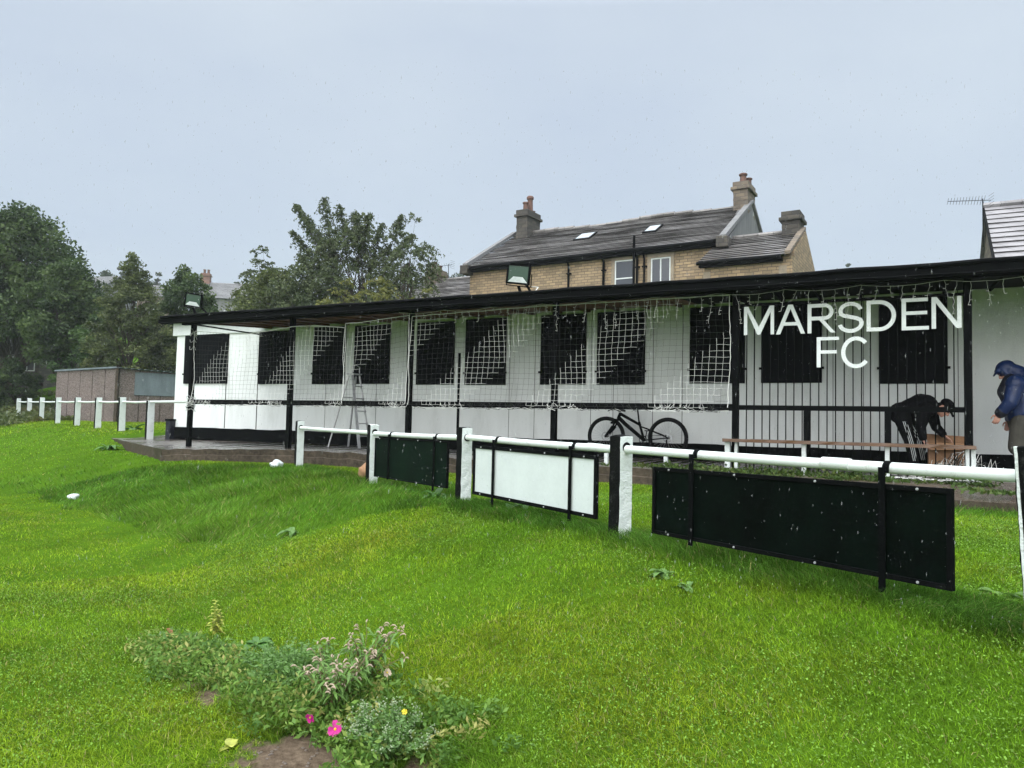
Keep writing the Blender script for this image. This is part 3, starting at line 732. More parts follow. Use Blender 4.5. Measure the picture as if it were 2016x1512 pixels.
# ------------------------------------------------------------------ nets
def net(name, x0, x1, ztop, zbot, label, phase, seed, dv=.0, cell=.098):
    rd = random.Random(seed)
    u0, u1 = B.u(x0, 700, DP - .1), B.u(x1, 700, DP - .1)
    nu = max(3, round((u1 - u0) / cell)); nv = round((ztop((u0 + u1) / 2) - zbot) / (cell * .94))
    g_ = {}
    for i in range(nu + 1):
        for j in range(nv + 1):
            f, t = i / nu, j / nv
            u = u0 + (u1 - u0) * f; zt = ztop(u)
            z = zbot + (zt - zbot) * t
            slack = math.sin(math.pi * t)
            uu = u + .03 * math.sin(f * 9 + t * 4 + seed) * slack + rd.uniform(-.006, .006)
            zz = z - .02 * math.sin(f * math.pi * 3 + seed) * slack + rd.uniform(-.005, .005)
            v = DP - .07 + dv + .03 * math.sin(f * 13 + t * 2 + seed) * slack - (.05 * (1 - t) ** 6)
            g_[i, j] = B.w(uu, v, zz)
    mb = MB()
    col = lambda i, j: 0 if ((i - j + phase) % 21) < 9 else 1
    for i in range(nu + 1):
        for j in range(nv + 1):
            if i < nu:
                c = col(i, j); mb.tube([g_[i, j], g_[i + 1, j]], .0022 if c == 0 else .0017, 3, c, False)
            if j < nv:
                c = col(i, j); mb.tube([g_[i, j], g_[i, j + 1]], .0022 if c == 0 else .0017, 3, c, False)
    for i in (0, nu):                                 # thicker edge cords
        mb.tube([g_[i, j] for j in range(nv + 1)], .0055, 4, 0, False)
    mb.tube([g_[i, nv] for i in range(nu + 1)], .006, 4, 0, False)
    # the foot is gathered over the guard rail and hangs in a tangle
    for k in range(int((u1 - u0) * 14)):
        u = rd.uniform(u0, u1); c = col(int((u - u0) / cell), 0)
        p = [B.w(u + rd.uniform(-.05, .05) * q, DP - .06 - rd.uniform(0, .03), zr + .03 - q * .035 + rd.uniform(-.015, .015)) for q in range(4)]
        mb.tube(p, .0032, 3, c, False)
    for k in range(int((u1 - u0) * 7)):
        u = rd.uniform(u0, u1 - .1); c = 0 if rd.random() < .45 else 1; L = rd.uniform(.1, .3)
        p = [B.w(min(u + L * q / 4, u1), DP - .06 - rd.uniform(0, .03), zr - .055 + rd.uniform(-.025, .015)) for q in range(5)]
        mb.tube(p, .0033, 3, c, False)
    o = mb.build(name, [M['cord_w'], M['cord_k']], label=label, cat='net', group='goal nets hung along the canopy', origin=B.w((u0 + u1) / 2, DP - .07, zbot))
    return o
zn = E + 1.90
net('goal_net', 379, 676, lambda u: E + 1.80 - .10 * math.sin((u + 13.5) * 1.0) ** 2, zr - .01, 'black and white goal net at the far end, hiding the top of the ladder', 3, 1)
net('goal_net', 678, 803, lambda u: E + 1.80 + .07 * max(0, (u + 9.0)) ** 1.2, zr - .01, 'narrowest striped goal net of those hung along the canopy', 12, 2, -.03)
net('goal_net', 807, 1434, lambda u: E + 1.87 + .05 * min(1, (u + 7.8) / 2.8), zr - .01, 'longest striped goal net, hung above the bicycle', 18, 3)
mb = MB(); rd = random.Random(9)                       # the knot of cord tied round the end post
for k in range(26):
    a0 = rd.uniform(0, 6.28); z0 = rd.uniform(-.16, .14)
    mb.tube([B.w(UP_[0] + (.075 + rd.uniform(-.01, .05)) * math.cos(a0 + q * .8), DP + (.075 + rd.uniform(-.01, .04)) * math.sin(a0 + q * .8), zr - .03 + z0 + rd.uniform(-.06, .06)) for q in range(6)], .0042, 3, 0 if rd.random() < .8 else 1, False)
mb.build('net_cord', [M['cord_w'], M['cord_k']], label='tangle of spare white net cord knotted round the end canopy post at rail height', cat='cord', origin=B.w(UP_[0], DP, zr))
mb = MB()
for k in range(8):
    a0 = rd.uniform(0, 6.28); z0 = rd.uniform(1.0, 1.6)
    mb.tube([B.w(UP_[0] + .07 * math.cos(a0 + q * .7), DP + .07 * math.sin(a0 + q * .7), zr + z0 + rd.uniform(-.06, .06)) for q in range(6)], .004, 3, 0, False)
mb.build('net_cord', [M['cord_w'], M['cord_k']], label='loose white cord wound round the upper part of the end canopy post', cat='cord', origin=B.w(UP_[0], DP, zr + 1.3))

# ------------------------------------------------------------------ icicle fairy lights
fl = thing('fairy_lights', 'string of unlit white icicle fairy lights drooping along the canopy edge', 'fairy lights', B.mat(-2, CF + .25, E + 1.9))
rd = random.Random(11); hooks = [-8.0 + .95 * k for k in range(18)]; DFL = DP - .12
def wire_z(u):
    for a, b_ in zip(hooks[:-1], hooks[1:]):
        if a <= u <= b_: f = (u - a) / (b_ - a); return E + 1.945 - .17 * f * (1 - f)
    return E + 1.945
mb = MB(); mb.tube([B.w(u, DFL, wire_z(u) + rd.uniform(-.003, .003)) for u in np.arange(-8, 8.0, .08)], .0026, 4, 0, False); mb.build('wire', M['cord_w'], fl)
u = -7.9; k = 0
while u < 6.5:
    L = rd.choice([.14, .18, .22, .3, .42]) if u > -5 else rd.choice([.1, .14, .2]); n_ = max(3, int(L / .05)); p = []; x = u
    for q in range(n_ + 1):
        p.append(B.w(x, DFL + rd.uniform(-.012, .012), wire_z(u) - L * q / n_)); x += rd.uniform(-.022, .022)
    mb = MB(); mb.tube(p, .0025, 3, 0, False)
    for q in range(1, n_ + 1):
        if rd.random() < .6:
            s = rd.choice([-1, 1]); mb.tube([p[q], p[q] + (B.w(s * .03, 0, rd.uniform(-.012, .012)) - B.w(0, 0, 0))], [.0024, .0036], 4, 0)
    mb.build('light_strand', M['cord_w'], fl); u += rd.uniform(.13, .19); k += 1

# ------------------------------------------------------------------ floodlights
def flood(x, y, wpx, D, label, yaw, tilt, scale, foot, roll=0):
    u, z = B.pick(x, y, D); c = B.w(u, D, z)
    t = thing('floodlight', label, 'floodlight', B.mat(u, D, foot), group='floodlights on the canopy roof')
    Rm = Matrix.Rotation(B.rot + yaw, 3, 'Z') @ Matrix.Rotation(tilt, 3, 'X') @ Matrix.Rotation(roll, 3, 'Y')   # faces local -y
    ax, ay, az = Rm @ Vector((1, 0, 0)), Rm @ Vector((0, 1, 0)), Rm @ Vector((0, 0, 1))
    w, h, d = scale * .5, scale * .4, scale * .22
    q = lambda a, b_, c_: c + ax * a + ay * b_ + az * c_
    mb = MB()
    fr = [q(-w, 0, -h), q(w, 0, -h), q(w, 0, h), q(-w, 0, h)]; bk = [q(-w * .5, d * 1.6, -h * .5), q(w * .5, d * 1.6, -h * .5), q(w * .5, d * 1.6, h * .55), q(-w * .5, d * 1.6, h * .55)]
    mid = [q(-w, d * .5, -h), q(w, d * .5, -h), q(w, d * .5, h), q(-w, d * .5, h)]
    mb.add(fr + mid + bk, [(4, 5, 1, 0), (5, 6, 2, 1), (6, 7, 3, 2), (7, 4, 0, 3), (8, 9, 5, 4), (9, 10, 6, 5), (10, 11, 7, 6), (11, 8, 4, 7), (8, 11, 10, 9)])
    inn = [q(-w * .84, -.001, -h * .82), q(w * .84, -.001, -h * .82), q(w * .84, -.001, h * .82), q(-w * .84, -.001, h * .82)]
    mb.add(fr + inn, [(0, 1, 5, 4), (1, 2, 6, 5), (2, 3, 7, 6), (3, 0, 4, 7)])
    for sx in (-.4, 0, .4): mb.bar(q(w * sx, d * 1.55, -h * .4), q(w * sx, d * 1.9, h * .4), .02, .03)
    hs = mb.build('housing', M['steel'], t, bevel=.004)
    mb = MB(); mb.add([q(-w * .84, .008, -h * .82), q(w * .84, .008, -h * .82), q(w * .84, .008, h * .82), q(-w * .84, .008, h * .82)], [(0, 1, 2, 3)])
    mb.add([q(-w * .84, .006, -h * .8), q(w * .84, .006, -h * .8), q(w * .4, .005, -h * .25), q(-w * .4, .005, -h * .25)], [(0, 1, 2, 3)], 1)
    mb.build('glass', [M['lamp_glass'], M['lamp_reflector']], t)
    mb = MB()
    for s in (-1, 1): mb.bar(q(w * s * 1.06, d * .6, h * .1), q(w * s * 1.06, d * .8, -h * 1.15), .012, .03)
    mb.bar(q(-w * 1.08, d * .8, -h * 1.15), q(w * 1.08, d * .8, -h * 1.15), .03, .012)
    base = B.w(u + .02, D + .12, foot); mb.bar(base, q(0, d * .8, -h * 1.15), .05, .05, (0, 1, 0)); mb.bar(q(0, d * 1.0, 0), base + (B.w(.1, .35, 0) - B.w(0, 0, 0)), .03, .03)
    mb.build('bracket', M['steel'], t)
    return t, base
f1, b1 = flood(380, 591, 24, 10.85, 'small black floodlight on the far end of the canopy roof above the end post', R(28), R(8), .37, E + 2.09, R(8))
f2, b2 = flood(1020, 540, 46, 10.85, 'larger black floodlight on the middle of the canopy roof in front of the stone house', R(6), R(8), .42, E + 2.09, R(8))
for t_, b0, pth in ((f1, b1, [(.05, .2, .02), (.25, .15, .08), (.5, .05, .02), (.8, -.1, .015), (1.1, -.25, .01)]), (f2, b2, [(.12, .1, .20), (.30, .0, .16), (.32, -.2, .03), (.40, -.35, .015), (.3, -.4, .012)])):
    mb = MB(); mb.tube([b0 + (B.w(*p) - B.w(0, 0, 0)) for p in pth], .008, 5, 0); mb.build('cable', M['cord_w'], t_)

# ------------------------------------------------------------------ bench and stub legs
DBn = 10.78
zb_ = E - .187
u0, u1 = B.u(1425, 865, DBn), B.u(1921, 884, DBn)
bench = thing('bench', 'long brown plank bench on white legs in front of the barred bay', 'bench', B.mat((u0 + u1) / 2, DBn, TZ - .01))
mb = MB(); mb.rough(B, u0, u1, DBn - .12, DBn + .10, zb_ - .022, zb_ + .022, (24, 1, 1), .003); mb.build('seat', M['wet_wood'], bench, bevel=.003)
for px, w in ((1433, .07), (1450, .04), (1583, .055), (1747, .055), (1904, .04), (1916, .05)):
    u = B.u(px, 900, DBn); mb = MB(); mb.rough(B, u - w / 2, u + w / 2, DBn - .05, DBn + .05, TZ - .06, zb_ - .022, (1, 1, 6), .003); mb.build('leg', M['white_post'], bench, bevel=.003)
for px, lb in ((1194, 'short white stub of a bench leg below the front wheel of the bicycle'), (1311, 'short white stub of a bench leg below the rear wheel of the bicycle')):
    u = B.u(px, 905, 10.85); mb = MB(); mb.rough(B, u - .028, u + .028, 10.82, 10.88, TZ - .05, TZ + .17, (1, 1, 4), .003)
    mb.build('stub_post', M['white_post'], label=lb, cat='post', group='white stub posts before the bicycle', bevel=.003, origin=B.w(u, 10.85, TZ))

# ------------------------------------------------------------------ stepladder
ul, DLd = B.u(690, 860, 12.0), 12.0
zf = .955
lad = thing('stepladder', 'folding aluminium stepladder standing open behind the net', 'ladder', B.mat(ul, DLd, zf))
us0 = ul; 
def lpt(px, py, D): u, z = B.pick(px, py, D); return B.w(u, D, z)
u_c = B.u(697, 760, 12.0); Hh = 1.50
top = lambda s: B.w(u_c + s * .17, 12.0, zf + Hh)
fl_ = [B.w(B.u(722, 876, 11.7), 11.75, zf), B.w(B.u(722, 876, 11.7) - .02, 12.3, zf)]
# climbing side: two stiles to the right with treads; rear frame: two stiles to the left
Ra, Rb = B.w(u_c + .42, 11.72, zf), B.w(u_c + .30, 12.22, zf)
Ta, Tb = B.w(u_c + .06, 11.86, zf + Hh), B.w(u_c + .05, 12.1, zf + Hh)
La, Lb = B.w(u_c - .42, 11.76, zf), B.w(u_c - .30, 12.24, zf)
Sa, Sb = B.w(u_c - .05, 11.88, zf + Hh - .03), B.w(u_c - .04, 12.1, zf + Hh - .03)
for p, q in ((Ra, Ta), (Rb, Tb)):
    mb = MB(); mb.bar(p, q, .055, .025); mb.build('stile', M['alu'], lad)
for p, q in ((La, Sa), (Lb, Sb)):
    mb = MB(); mb.bar(p, q, .035, .022); mb.build('rear_leg', M['alu'], lad)
for f in (.16, .33, .50, .67, .84):
    mb = MB(); mb.bar(Ra.lerp(Ta, f), Rb.lerp(Tb, f), .07, .022); mb.build('tread', M['alu'], lad)
for f in (.2, .7):
    mb = MB(); mb.bar(La.lerp(Sa, f), Lb.lerp(Sb, f), .02, .02); mb.build('rear_brace', M['alu'], lad)
mb = MB(); mb.box(u_c - .09, u_c + .10, 11.86, 12.12, zf + Hh - .01, zf + Hh + .02) if False else mb.hexa([B.w(u_c - .09, 11.86, zf + Hh), B.w(u_c + .1, 11.86, zf + Hh), B.w(u_c + .1, 12.12, zf + Hh), B.w(u_c - .09, 12.12, zf + Hh), B.w(u_c - .09, 11.86, zf + Hh + .025), B.w(u_c + .1, 11.86, zf + Hh + .025), B.w(u_c + .1, 12.12, zf + Hh + .025), B.w(u_c - .09, 12.12, zf + Hh + .025)])
mb.build('platform', M['alu'], lad)
mb = MB(); mb.tube([Ta, Ta + Vector((0, 0, .16)), Ta.lerp(Tb, .5) + Vector((0, 0, .2)), Tb + Vector((0, 0, .16)), Tb], .011, 6); mb.build('hand_hoop', M['alu'], lad, smooth=True)

# ------------------------------------------------------------------ bicycle (front wheel to the left)
DBk = 12.95
def bk(px, py): u, z = B.pick(px, py, DBk); return u, z
uf, ur_ = B.u(1193.5, 862, DBk), B.u(1315, 865, DBk)
Rw = .365; zg = .965; zc = zg + Rw
bike = thing('bicycle', 'black mountain bike standing before the white wall below the longest net', 'bicycle', B.mat((uf + ur_) / 2, DBk, zg))
def wheel(u, nsp=28, seed=0):
    t = MW; 
    mb = MB(); k = 40
    ring = [B.w(u + (Rw - .032) * math.cos(2 * math.pi * i / k), DBk, zc + (Rw - .032) * math.sin(2 * math.pi * i / k)) for i in range(k + 1)]
    mb.tube(ring, .033, 10, 0, False); tyre = mb
    w = MB(); w.tube([B.w(u + .012 * 0, DBk - .05, zc), B.w(u, DBk + .05, zc)], .022, 10)
    hub = w.build('wheel', M['steel'], bike, smooth=True)
    MW[hub.name] = MW[bike.name]
    tyre.build('tyre', M['rubber'], hub, smooth=True)
    mb = MB(); ring = [B.w(u + (Rw - .062) * math.cos(2 * math.pi * i / k), DBk, zc + (Rw - .062) * math.sin(2 * math.pi * i / k)) for i in range(k + 1)]
    mb.tube(ring, .011, 8, 0, False); mb.build('rim', M['black'], hub, smooth=True)
    mb = MB()
    for i in range(nsp):
        a = 2 * math.pi * i / nsp; s = .03 if i % 2 else -.03; a2 = a + (.5 if i % 4 < 2 else -.5)
        mb.tube([B.w(u + .022 * math.cos(a2), DBk + s, zc + .022 * math.sin(a2)), B.w(u + (Rw - .07) * math.cos(a), DBk, zc + (Rw - .07) * math.sin(a))], .0016, 3, 0, False)
    mb.build('spokes', M['alu'], hub)
    mb = MB(); k = 24; ro, ri = .082, .062
    for i in range(k):
        a, b_ = 2 * math.pi * i / k, 2 * math.pi * (i + 1) / k
        P = lambda rr, an, dv: B.w(u + rr * math.cos(an), DBk - .035 + dv, zc + rr * math.sin(an))
        mb.hexa([P(ri, a, 0), P(ro, a, 0), P(ro, b_, 0), P(ri, b_, 0), P(ri, a, .003), P(ro, a, .003), P(ro, b_, .003), P(ri, b_, .003)])
        if i % 3 == 0: mb.bar(P(.022, a, 0), P(ri, a + .35, 0), .008, .003)
    mb.build('brake_disc', M['alu'], hub)
wheel(uf); wheel(ur_)
wb = ur_ - uf; P = lambda x, z, dv=0: B.w(uf + x, DBk + dv, zg + z)
bb = (wb - .44, .315); hd_t = (.27, .80); hd_b = (.225, .69); st_t = (wb - .525, .60 + .02); sd = (wb - .565, .875)
head = [P(*hd_b), P(*hd_t)]
mb = MB()
mb.tube(head, .030, 8); mb.tube([P(.235, .715), P(.36, .60), P(*bb)], [.038, .036, .033], 8); mb.tube([P(.262, .785), P(wb - .505, .58)], [.030, .023], 8)
mb.tube([P(*bb), P(wb - .535, .64)], .023, 8)
for s in (-1, 1):
    mb.tube([P(bb[0], bb[1], s * .03), P(bb[0] + .1, bb[1] + .008, s * .055), P(wb, Rw, s * .07)], [.013, .012, .01], 6)
    mb.tube([P(wb - .512, .56, s * .012), P(wb - .40, .525, s * .05), P(wb, Rw + .01, s * .07)], [.011, .01, .009], 6)
mb.tube([P(bb[0], bb[1], -.045), P(bb[0], bb[1], .045)], .027, 10)
mb.build('frame', M['steel'], bike, smooth=True)
mb = MB()
mb.bar(P(.20, .675, -.09), P(.20, .675, .09), .04, .03)
for s in (-1, 1):
    mb.tube([P(.215, .68, s * .065), P(.135, .52, s * .065)], .016, 8); mb.tube([P(.150, .55, s * .065), P(.005, Rw, s * .065)], [.028, .021], 8)
mb.bar(P(.12, .615, -.075), P(.12, .615, .075), .03, .04)
mb.build('fork', M['steel'], bike, smooth=True)
mb = MB(); mb.tube([P(.275, .83), P(.20, .855)], .018, 8); mb.tube([P(.235, .845, -.35), P(.195, .86, -.12), P(.19, .86, .12), P(.235, .845, .35)], .014, 8)
for s in (-1, 1): mb.tube([P(.235, .845, s * .35), P(.20, .853, s * .22)], .019, 8); mb.tube([P(.18, .85, s * .2), P(.13, .82, s * .3)], .006, 5)
mb.build('handlebar', M['plastic'], bike, smooth=True)
mb = MB(); mb.tube([P(wb - .533, .62), P(sd[0], sd[1] - .02)], .0145, 8); mb.build('seat_post', M['black'], bike, smooth=True)
mb = MB()
for i, (x, w_, z_) in enumerate([(-.14, .018, -.005), (-.08, .03, 0), (0, .05, 0), (.07, .075, .01), (.125, .07, .018)]):
    pass
mb.tube([P(sd[0] - .135, sd[1]), P(sd[0] - .08, sd[1] + .006), P(sd[0], sd[1] + .004), P(sd[0] + .07, sd[1] + .012), P(sd[0] + .13, sd[1] + .018)], [.014, .02, .022, .026, .016], 10, sx=2.4)
mb.build('saddle', M['plastic'], bike, smooth=True)
mb = MB(); k = 22
mb.tube([P(bb[0] + .072 * math.cos(2 * math.pi * i / k), bb[1] + .072 * math.sin(2 * math.pi * i / k), -.05) for i in range(k + 1)], .006, 5, 0, False)
for i in range(5): a = 2 * math.pi * i / 5; mb.bar(P(bb[0], bb[1], -.05), P(bb[0] + .07 * math.cos(a), bb[1] + .07 * math.sin(a), -.05), .015, .006)
for s, a in ((-1, -1.75), (1, 1.39)):
    e = P(bb[0] + .17 * math.cos(a), bb[1] + .17 * math.sin(a), s * .075); mb.bar(P(bb[0], bb[1], s * .06), e, .02, .014)
    mb.bar(e + (B.w(-.045, s * .05, 0) - B.w(0, 0, 0)), e + (B.w(.045, s * .05, 0) - B.w(0, 0, 0)), .09, .018)
mb.build('crankset', M['plastic'], bike)
mb = MB(); mb.tube([P(bb[0], bb[1] + .072, -.05), P(wb, Rw + .05, -.05)], .004, 4); mb.tube([P(bb[0], bb[1] - .072, -.05), P(wb - .01, Rw - .13, -.05), P(wb, Rw - .05, -.05)], .004, 4)
mb.build('chain', M['steel'], bike)
mb = MB(); mb.bar(P(wb - .01, Rw - .03, -.06), P(wb - .005, Rw - .14, -.06), .025, .02); mb.build('rear_derailleur', M['plastic'], bike)
# ------------------------------------------------------------------ pitch-side barrier
FF = Frame(math.atan2(.534, .845)); V0 = 3.82
bar1 = None
PU = []
for px, py in ((591, 828), (735, 835), (915, 840), (1223, 855), (2062, 876)): PU.append(FF.pick(px, py, V0))
pb = FF.w(PU[0][0], V0, 0); 
bar1 = thing('pitch_barrier', 'white pipe rail on black and white concrete posts along the top of the slope', 'barrier', FF.mat(PU[2][0], V0, .7))
hw = .064
for i, (u, z) in enumerate(PU):
    c = FF.w(u, V0, 0); zt = z
    mb = MB(); mb.rough(FF, u - hw, u + hw, V0 - hw, V0 + hw, tz(c.x, c.y) - .2, zt, (2, 2, 14), .0035, top_round=.008, face_mats=(1, 0, 0, 0, 1 if i != 1 else 0), lean=(-.05, 0) if i == 4 else (0, 0))
    mb.build('post', [M['white_post'], M['black_post']], bar1, bevel=.006)
    if i == 4:                                          # unpainted white edge of the nearest post
        mb = MB(); mb.rough(FF, u - hw - .004, u - hw + .008, V0 - hw - .006, V0 - hw + .01, .72, zt - .01, (1, 1, 14), .002, lean=(-.05, 0)); mb.build('paint_edge', M['white_post'], bar1)
    if i < 4:                                           # the hole where the pipe enters
        mb = MB(); k = 14
        ring = [FF.w(u + hw + .004, V0 + .041 * math.cos(2 * math.pi * q / k), EYE - .176 + .041 * math.sin(2 * math.pi * q / k)) for q in range(k)]
        mb.poly(ring); mb.build('pipe_hole', M['black_post'], bar1)
RZ = [(EYE - .184, EYE - .190), (EYE - .198, EYE - .180), (EYE - .172, EYE - .195), (EYE - .190, EYE - .196)]
for i in range(4):
    u0, u1 = PU[i][0] + hw - .02, PU[i + 1][0] - hw + .01; n = 12
    pts = [FF.w(u0 + (u1 - u0) * q / n, V0 + .004 * math.sin(q), RZ[i][0] + (RZ[i][1] - RZ[i][0]) * q / n - .006 * math.sin(math.pi * q / n)) for q in range(n + 1)]
    rr = [.0305] * (n + 1)
    mb = MB(); mb.tube(pts, rr, 16)
    if i in (2, 3):                                     # sleeve joint, pipe ends overlap
        f = .86 if i == 2 else .62; p = pts[0].lerp(pts[-1], f); d = (pts[-1] - pts[0]).normalized()
        mb.tube([p - d * .012, p + d * .16], .0335, 16)
    mb.build('rail', M['rail'], bar1, smooth=True)
# boards hung from the rail on flat straps
def hung_board(x0, yt0, yb0, x1, yt1, yb1, span, straps, panel, framew, label, dv):
    vb = V0 - .045 + dv
    u0, zt0 = FF.pick(x0, yt0, vb); zb0 = FF.z(x0, yb0, vb); u1, zt1 = FF.pick(x1, yt1, vb); zb1 = FF.z(x1, yb1, vb)
    t = thing('hanging_board', label, 'board', FF.mat((u0 + u1) / 2, vb, zt0), group='boards hung from the barrier rail')
    zt = lambda u: zt0 + (zt1 - zt0) * (u - u0) / (u1 - u0); zb = lambda u: zb0 + (zb1 - zb0) * (u - u0) / (u1 - u0)
    def plate(ua, ub, la, lb, va, vb_, mb, mi=0):       # la, lb: 0 foot .. 1 top
        zz = lambda u, l: zb(u) + (zt(u) - zb(u)) * l
        mb.hexa([FF.w(ua, va, zz(ua, la)), FF.w(ub, va, zz(ub, la)), FF.w(ub, vb_, zz(ub, la)), FF.w(ua, vb_, zz(ua, la)),
                 FF.w(ua, va, zz(ua, lb)), FF.w(ub, va, zz(ub, lb)), FF.w(ub, vb_, zz(ub, lb)), FF.w(ua, vb_, zz(ua, lb))], mi)
    mb = MB(); n = 6
    for q in range(n): plate(u0 + .006 + (u1 - u0 - .012) * q / n, u0 + .006 + (u1 - u0 - .012) * (q + 1) / n, .012, .988, vb, vb + .01, mb)
    mb.build('panel', panel, t)
    mb = MB(); fw = framew; fh = fw / (zt0 - zb0)
    plate(u0, u0 + fw, 0, 1, vb - .014, vb + .016, mb); plate(u1 - fw, u1, 0, 1, vb - .014, vb + .016, mb)
    plate(u0 + fw, u1 - fw, 0, fh, vb - .013, vb + .015, mb); plate(u0 + fw, u1 - fw, 1 - fh, 1, vb - .013, vb + .015, mb)
    mb.build('frame', M['steel'], t, bevel=.002)
    i = span
    for px, pyb in straps:
        u, zbot = FF.pick(px, pyb, vb - .02); f = (u - PU[i][0]) / (PU[i + 1][0] - PU[i][0]); rz = RZ[i][0] + (RZ[i][1] - RZ[i][0]) * f
        mb = MB(); w = .018
        mb.box if False else mb.hexa([FF.w(u - w, vb - .024, zbot), FF.w(u + w, vb - .024, zbot), FF.w(u + w, vb - .015, zbot), FF.w(u - w, vb - .015, zbot), FF.w(u - w, vb - .024, rz), FF.w(u + w, vb - .024, rz), FF.w(u + w, vb - .015, rz), FF.w(u - w, vb - .015, rz)])
        k = 10; ro = .0375
        for q in range(k):                              # hooked over the pipe
            a, b_ = math.pi * (1 - q / k), math.pi * (1 - (q + 1) / k)
            P_ = lambda an, r, uu: FF.w(uu, V0 + r * math.cos(an), rz - .004 + r * math.sin(an))
            mb.hexa([P_(a, .0325, u - w), P_(a, .0325, u + w), P_(a, ro, u + w), P_(a, ro, u - w), P_(b_, .0325, u - w), P_(b_, .0325, u + w), P_(b_, ro, u + w), P_(b_, ro, u - w)])
        mb.hexa([FF.w(u - w, V0 - .0375, rz - .03), FF.w(u + w, V0 - .0375, rz - .03), FF.w(u + w, V0 - .0325, rz - .03), FF.w(u - w, V0 - .0325, rz - .03), FF.w(u - w, V0 - .0375, rz), FF.w(u + w, V0 - .0375, rz), FF.w(u + w, V0 - .0325, rz), FF.w(u - w, V0 - .0325, rz)])
        mb.build('strap', M['black'], t)
    for f in (.08, .36, .64, .92):
        for l in (fh * .5, 1 - fh * .5):
            mb = MB(); u = u0 + (u1 - u0) * f; z_ = zb(u) + (zt(u) - zb(u)) * l; mb.tube([FF.w(u, vb - .012, z_), FF.w(u, vb - .019, z_)], [.008, .006], 7); mb.build('bolt', M['alu'], t)
hung_board(740, 862, 938.5, 883, 869.5, 962, 1, ((762.6, 944), (851.5, 966)), M['green_panel'], .012, 'smallest hanging board, of dark green sheet, beside the tan ball', .01)
hung_board(934, 876, 973, 1176.8, 897, 1023, 2, ((968.5, 997.5), (1120, 1026)), M['white_panel'], .032, 'white hanging board with a black frame', 0)
hung_board(1287, 919, 1050, 1876, 962.5, 1164, 3, ((1359, 1074), (1736.5, 1166)), M['dark_panel'], .026, 'largest hanging board, of almost black sheet', -.005)

# ------------------------------------------------------------------ far low barrier on the left bank
FL = Frame(math.atan2(.672, .740)); 
left = thing('pitch_barrier', 'long white pipe rail on eight whitewashed posts in front of the shed', 'barrier', Vector((-15, 26, 1)))
prev = None
for px, yt, yb in ((37, 784, 825), (58.5, 783.5, 826), (83, 782, 829), (115.5, 782, 832), (153.5, 782, 837), (194.5, 782, 841), (241.5, 781, 848), (296.5, 788, 865)):
    Z = 1450. / (41 + .1225 * (px - 37)); pt_, pbm = at(px, yt, Z), at(px, yb, Z)
    u, v = FL.inv(pt_.x, pt_.y); hw2 = .088
    g0 = min(pbm.z, tz(pt_.x, pt_.y))
    mb = MB(); mb.rough(FL, u - hw2, u + hw2, v - hw2, v + hw2, g0 - .25, pt_.z, (1, 1, 8), .006, top_round=.01, face_mats=(1, 0, 0, 0, 0), lean=(random.uniform(-.03, .03), 0))
    mb.build('post', [M['white_post'], M['black_post']], left, bevel=.008)
    r_ = at(px, 791, Z) if px < 290 else at(296.5, 791.2, Z)
    if prev is not None:
        mb = MB(); mb.tube([prev, prev.lerp(r_, .5) + Vector((0, 0, -.015)), r_], .032, 10); mb.build('rail', M['rail'], left, smooth=True)
    prev = r_
mb = MB(); mb.tube([prev, B.w(UP_[0] - .05, DP, zr)], .034, 10); mb.build('rail', M['rail'], left, smooth=True)

# ------------------------------------------------------------------ small things on the grass
def lump(name, px, py, Y, r, m, label, cat, seed, squash=(1, 1, .6)):
    d = ray(px, py); p = CAM + d * (Y / d.y); rd = random.Random(seed)
    z0 = tz(p.x, p.y)
    bm = bmesh.new(); bmesh.ops.create_icosphere(bm, subdivisions=3, radius=r)
    ph = [rd.uniform(0, 6) for _ in range(6)]
    for v in bm.verts:
        c = v.co.normalized(); k = 1 + .16 * math.sin(c.x * 4 + ph[0]) + .12 * math.sin(c.y * 5 + ph[1]) + .10 * math.sin(c.z * 6 + c.x * 3 + ph[2]) + .04 * math.sin(c.y * 13 + ph[3])
        v.co = Vector((c.x * squash[0], c.y * squash[1], c.z * squash[2])) * r * k
    me = bpy.data.meshes.new(name); bm.to_mesh(me); bm.free(); me.materials.append(m)
    for q in me.polygons: q.use_smooth = True
    o = bpy.data.objects.new(name, me); COL.objects.link(o); o.location = (p.x, p.y, z0 + r * squash[2] * .75); return tag(o, label, cat)
def ground_hit(px, py):
    d = ray(px, py); k0 = None
    for k in np.arange(1.5, 60, .03):
        p = CAM + d * k
        if p.z < tz(p.x, p.y): return p
    return CAM + d * 60
p = ground_hit(544, 921); lump('stone', 544, 921, p.y, .115, M['white_panel'], 'white rounded stone in the long grass below the terrace kerb', 'stone', 4, (1.1, .8, .6))
p = ground_hit(144, 984); lump('stone', 144, 984, p.y, .075, M['white_panel'], 'small white stone at the foot of the grassy bank', 'stone', 6, (1, .8, .75))
p = at(717, 925, 10.9); lump('football', 719, 928, 10.9, .12, M['card'], 'tan ball half hidden behind a barrier post near the kerb', 'ball', 8, (1, 1, 1))

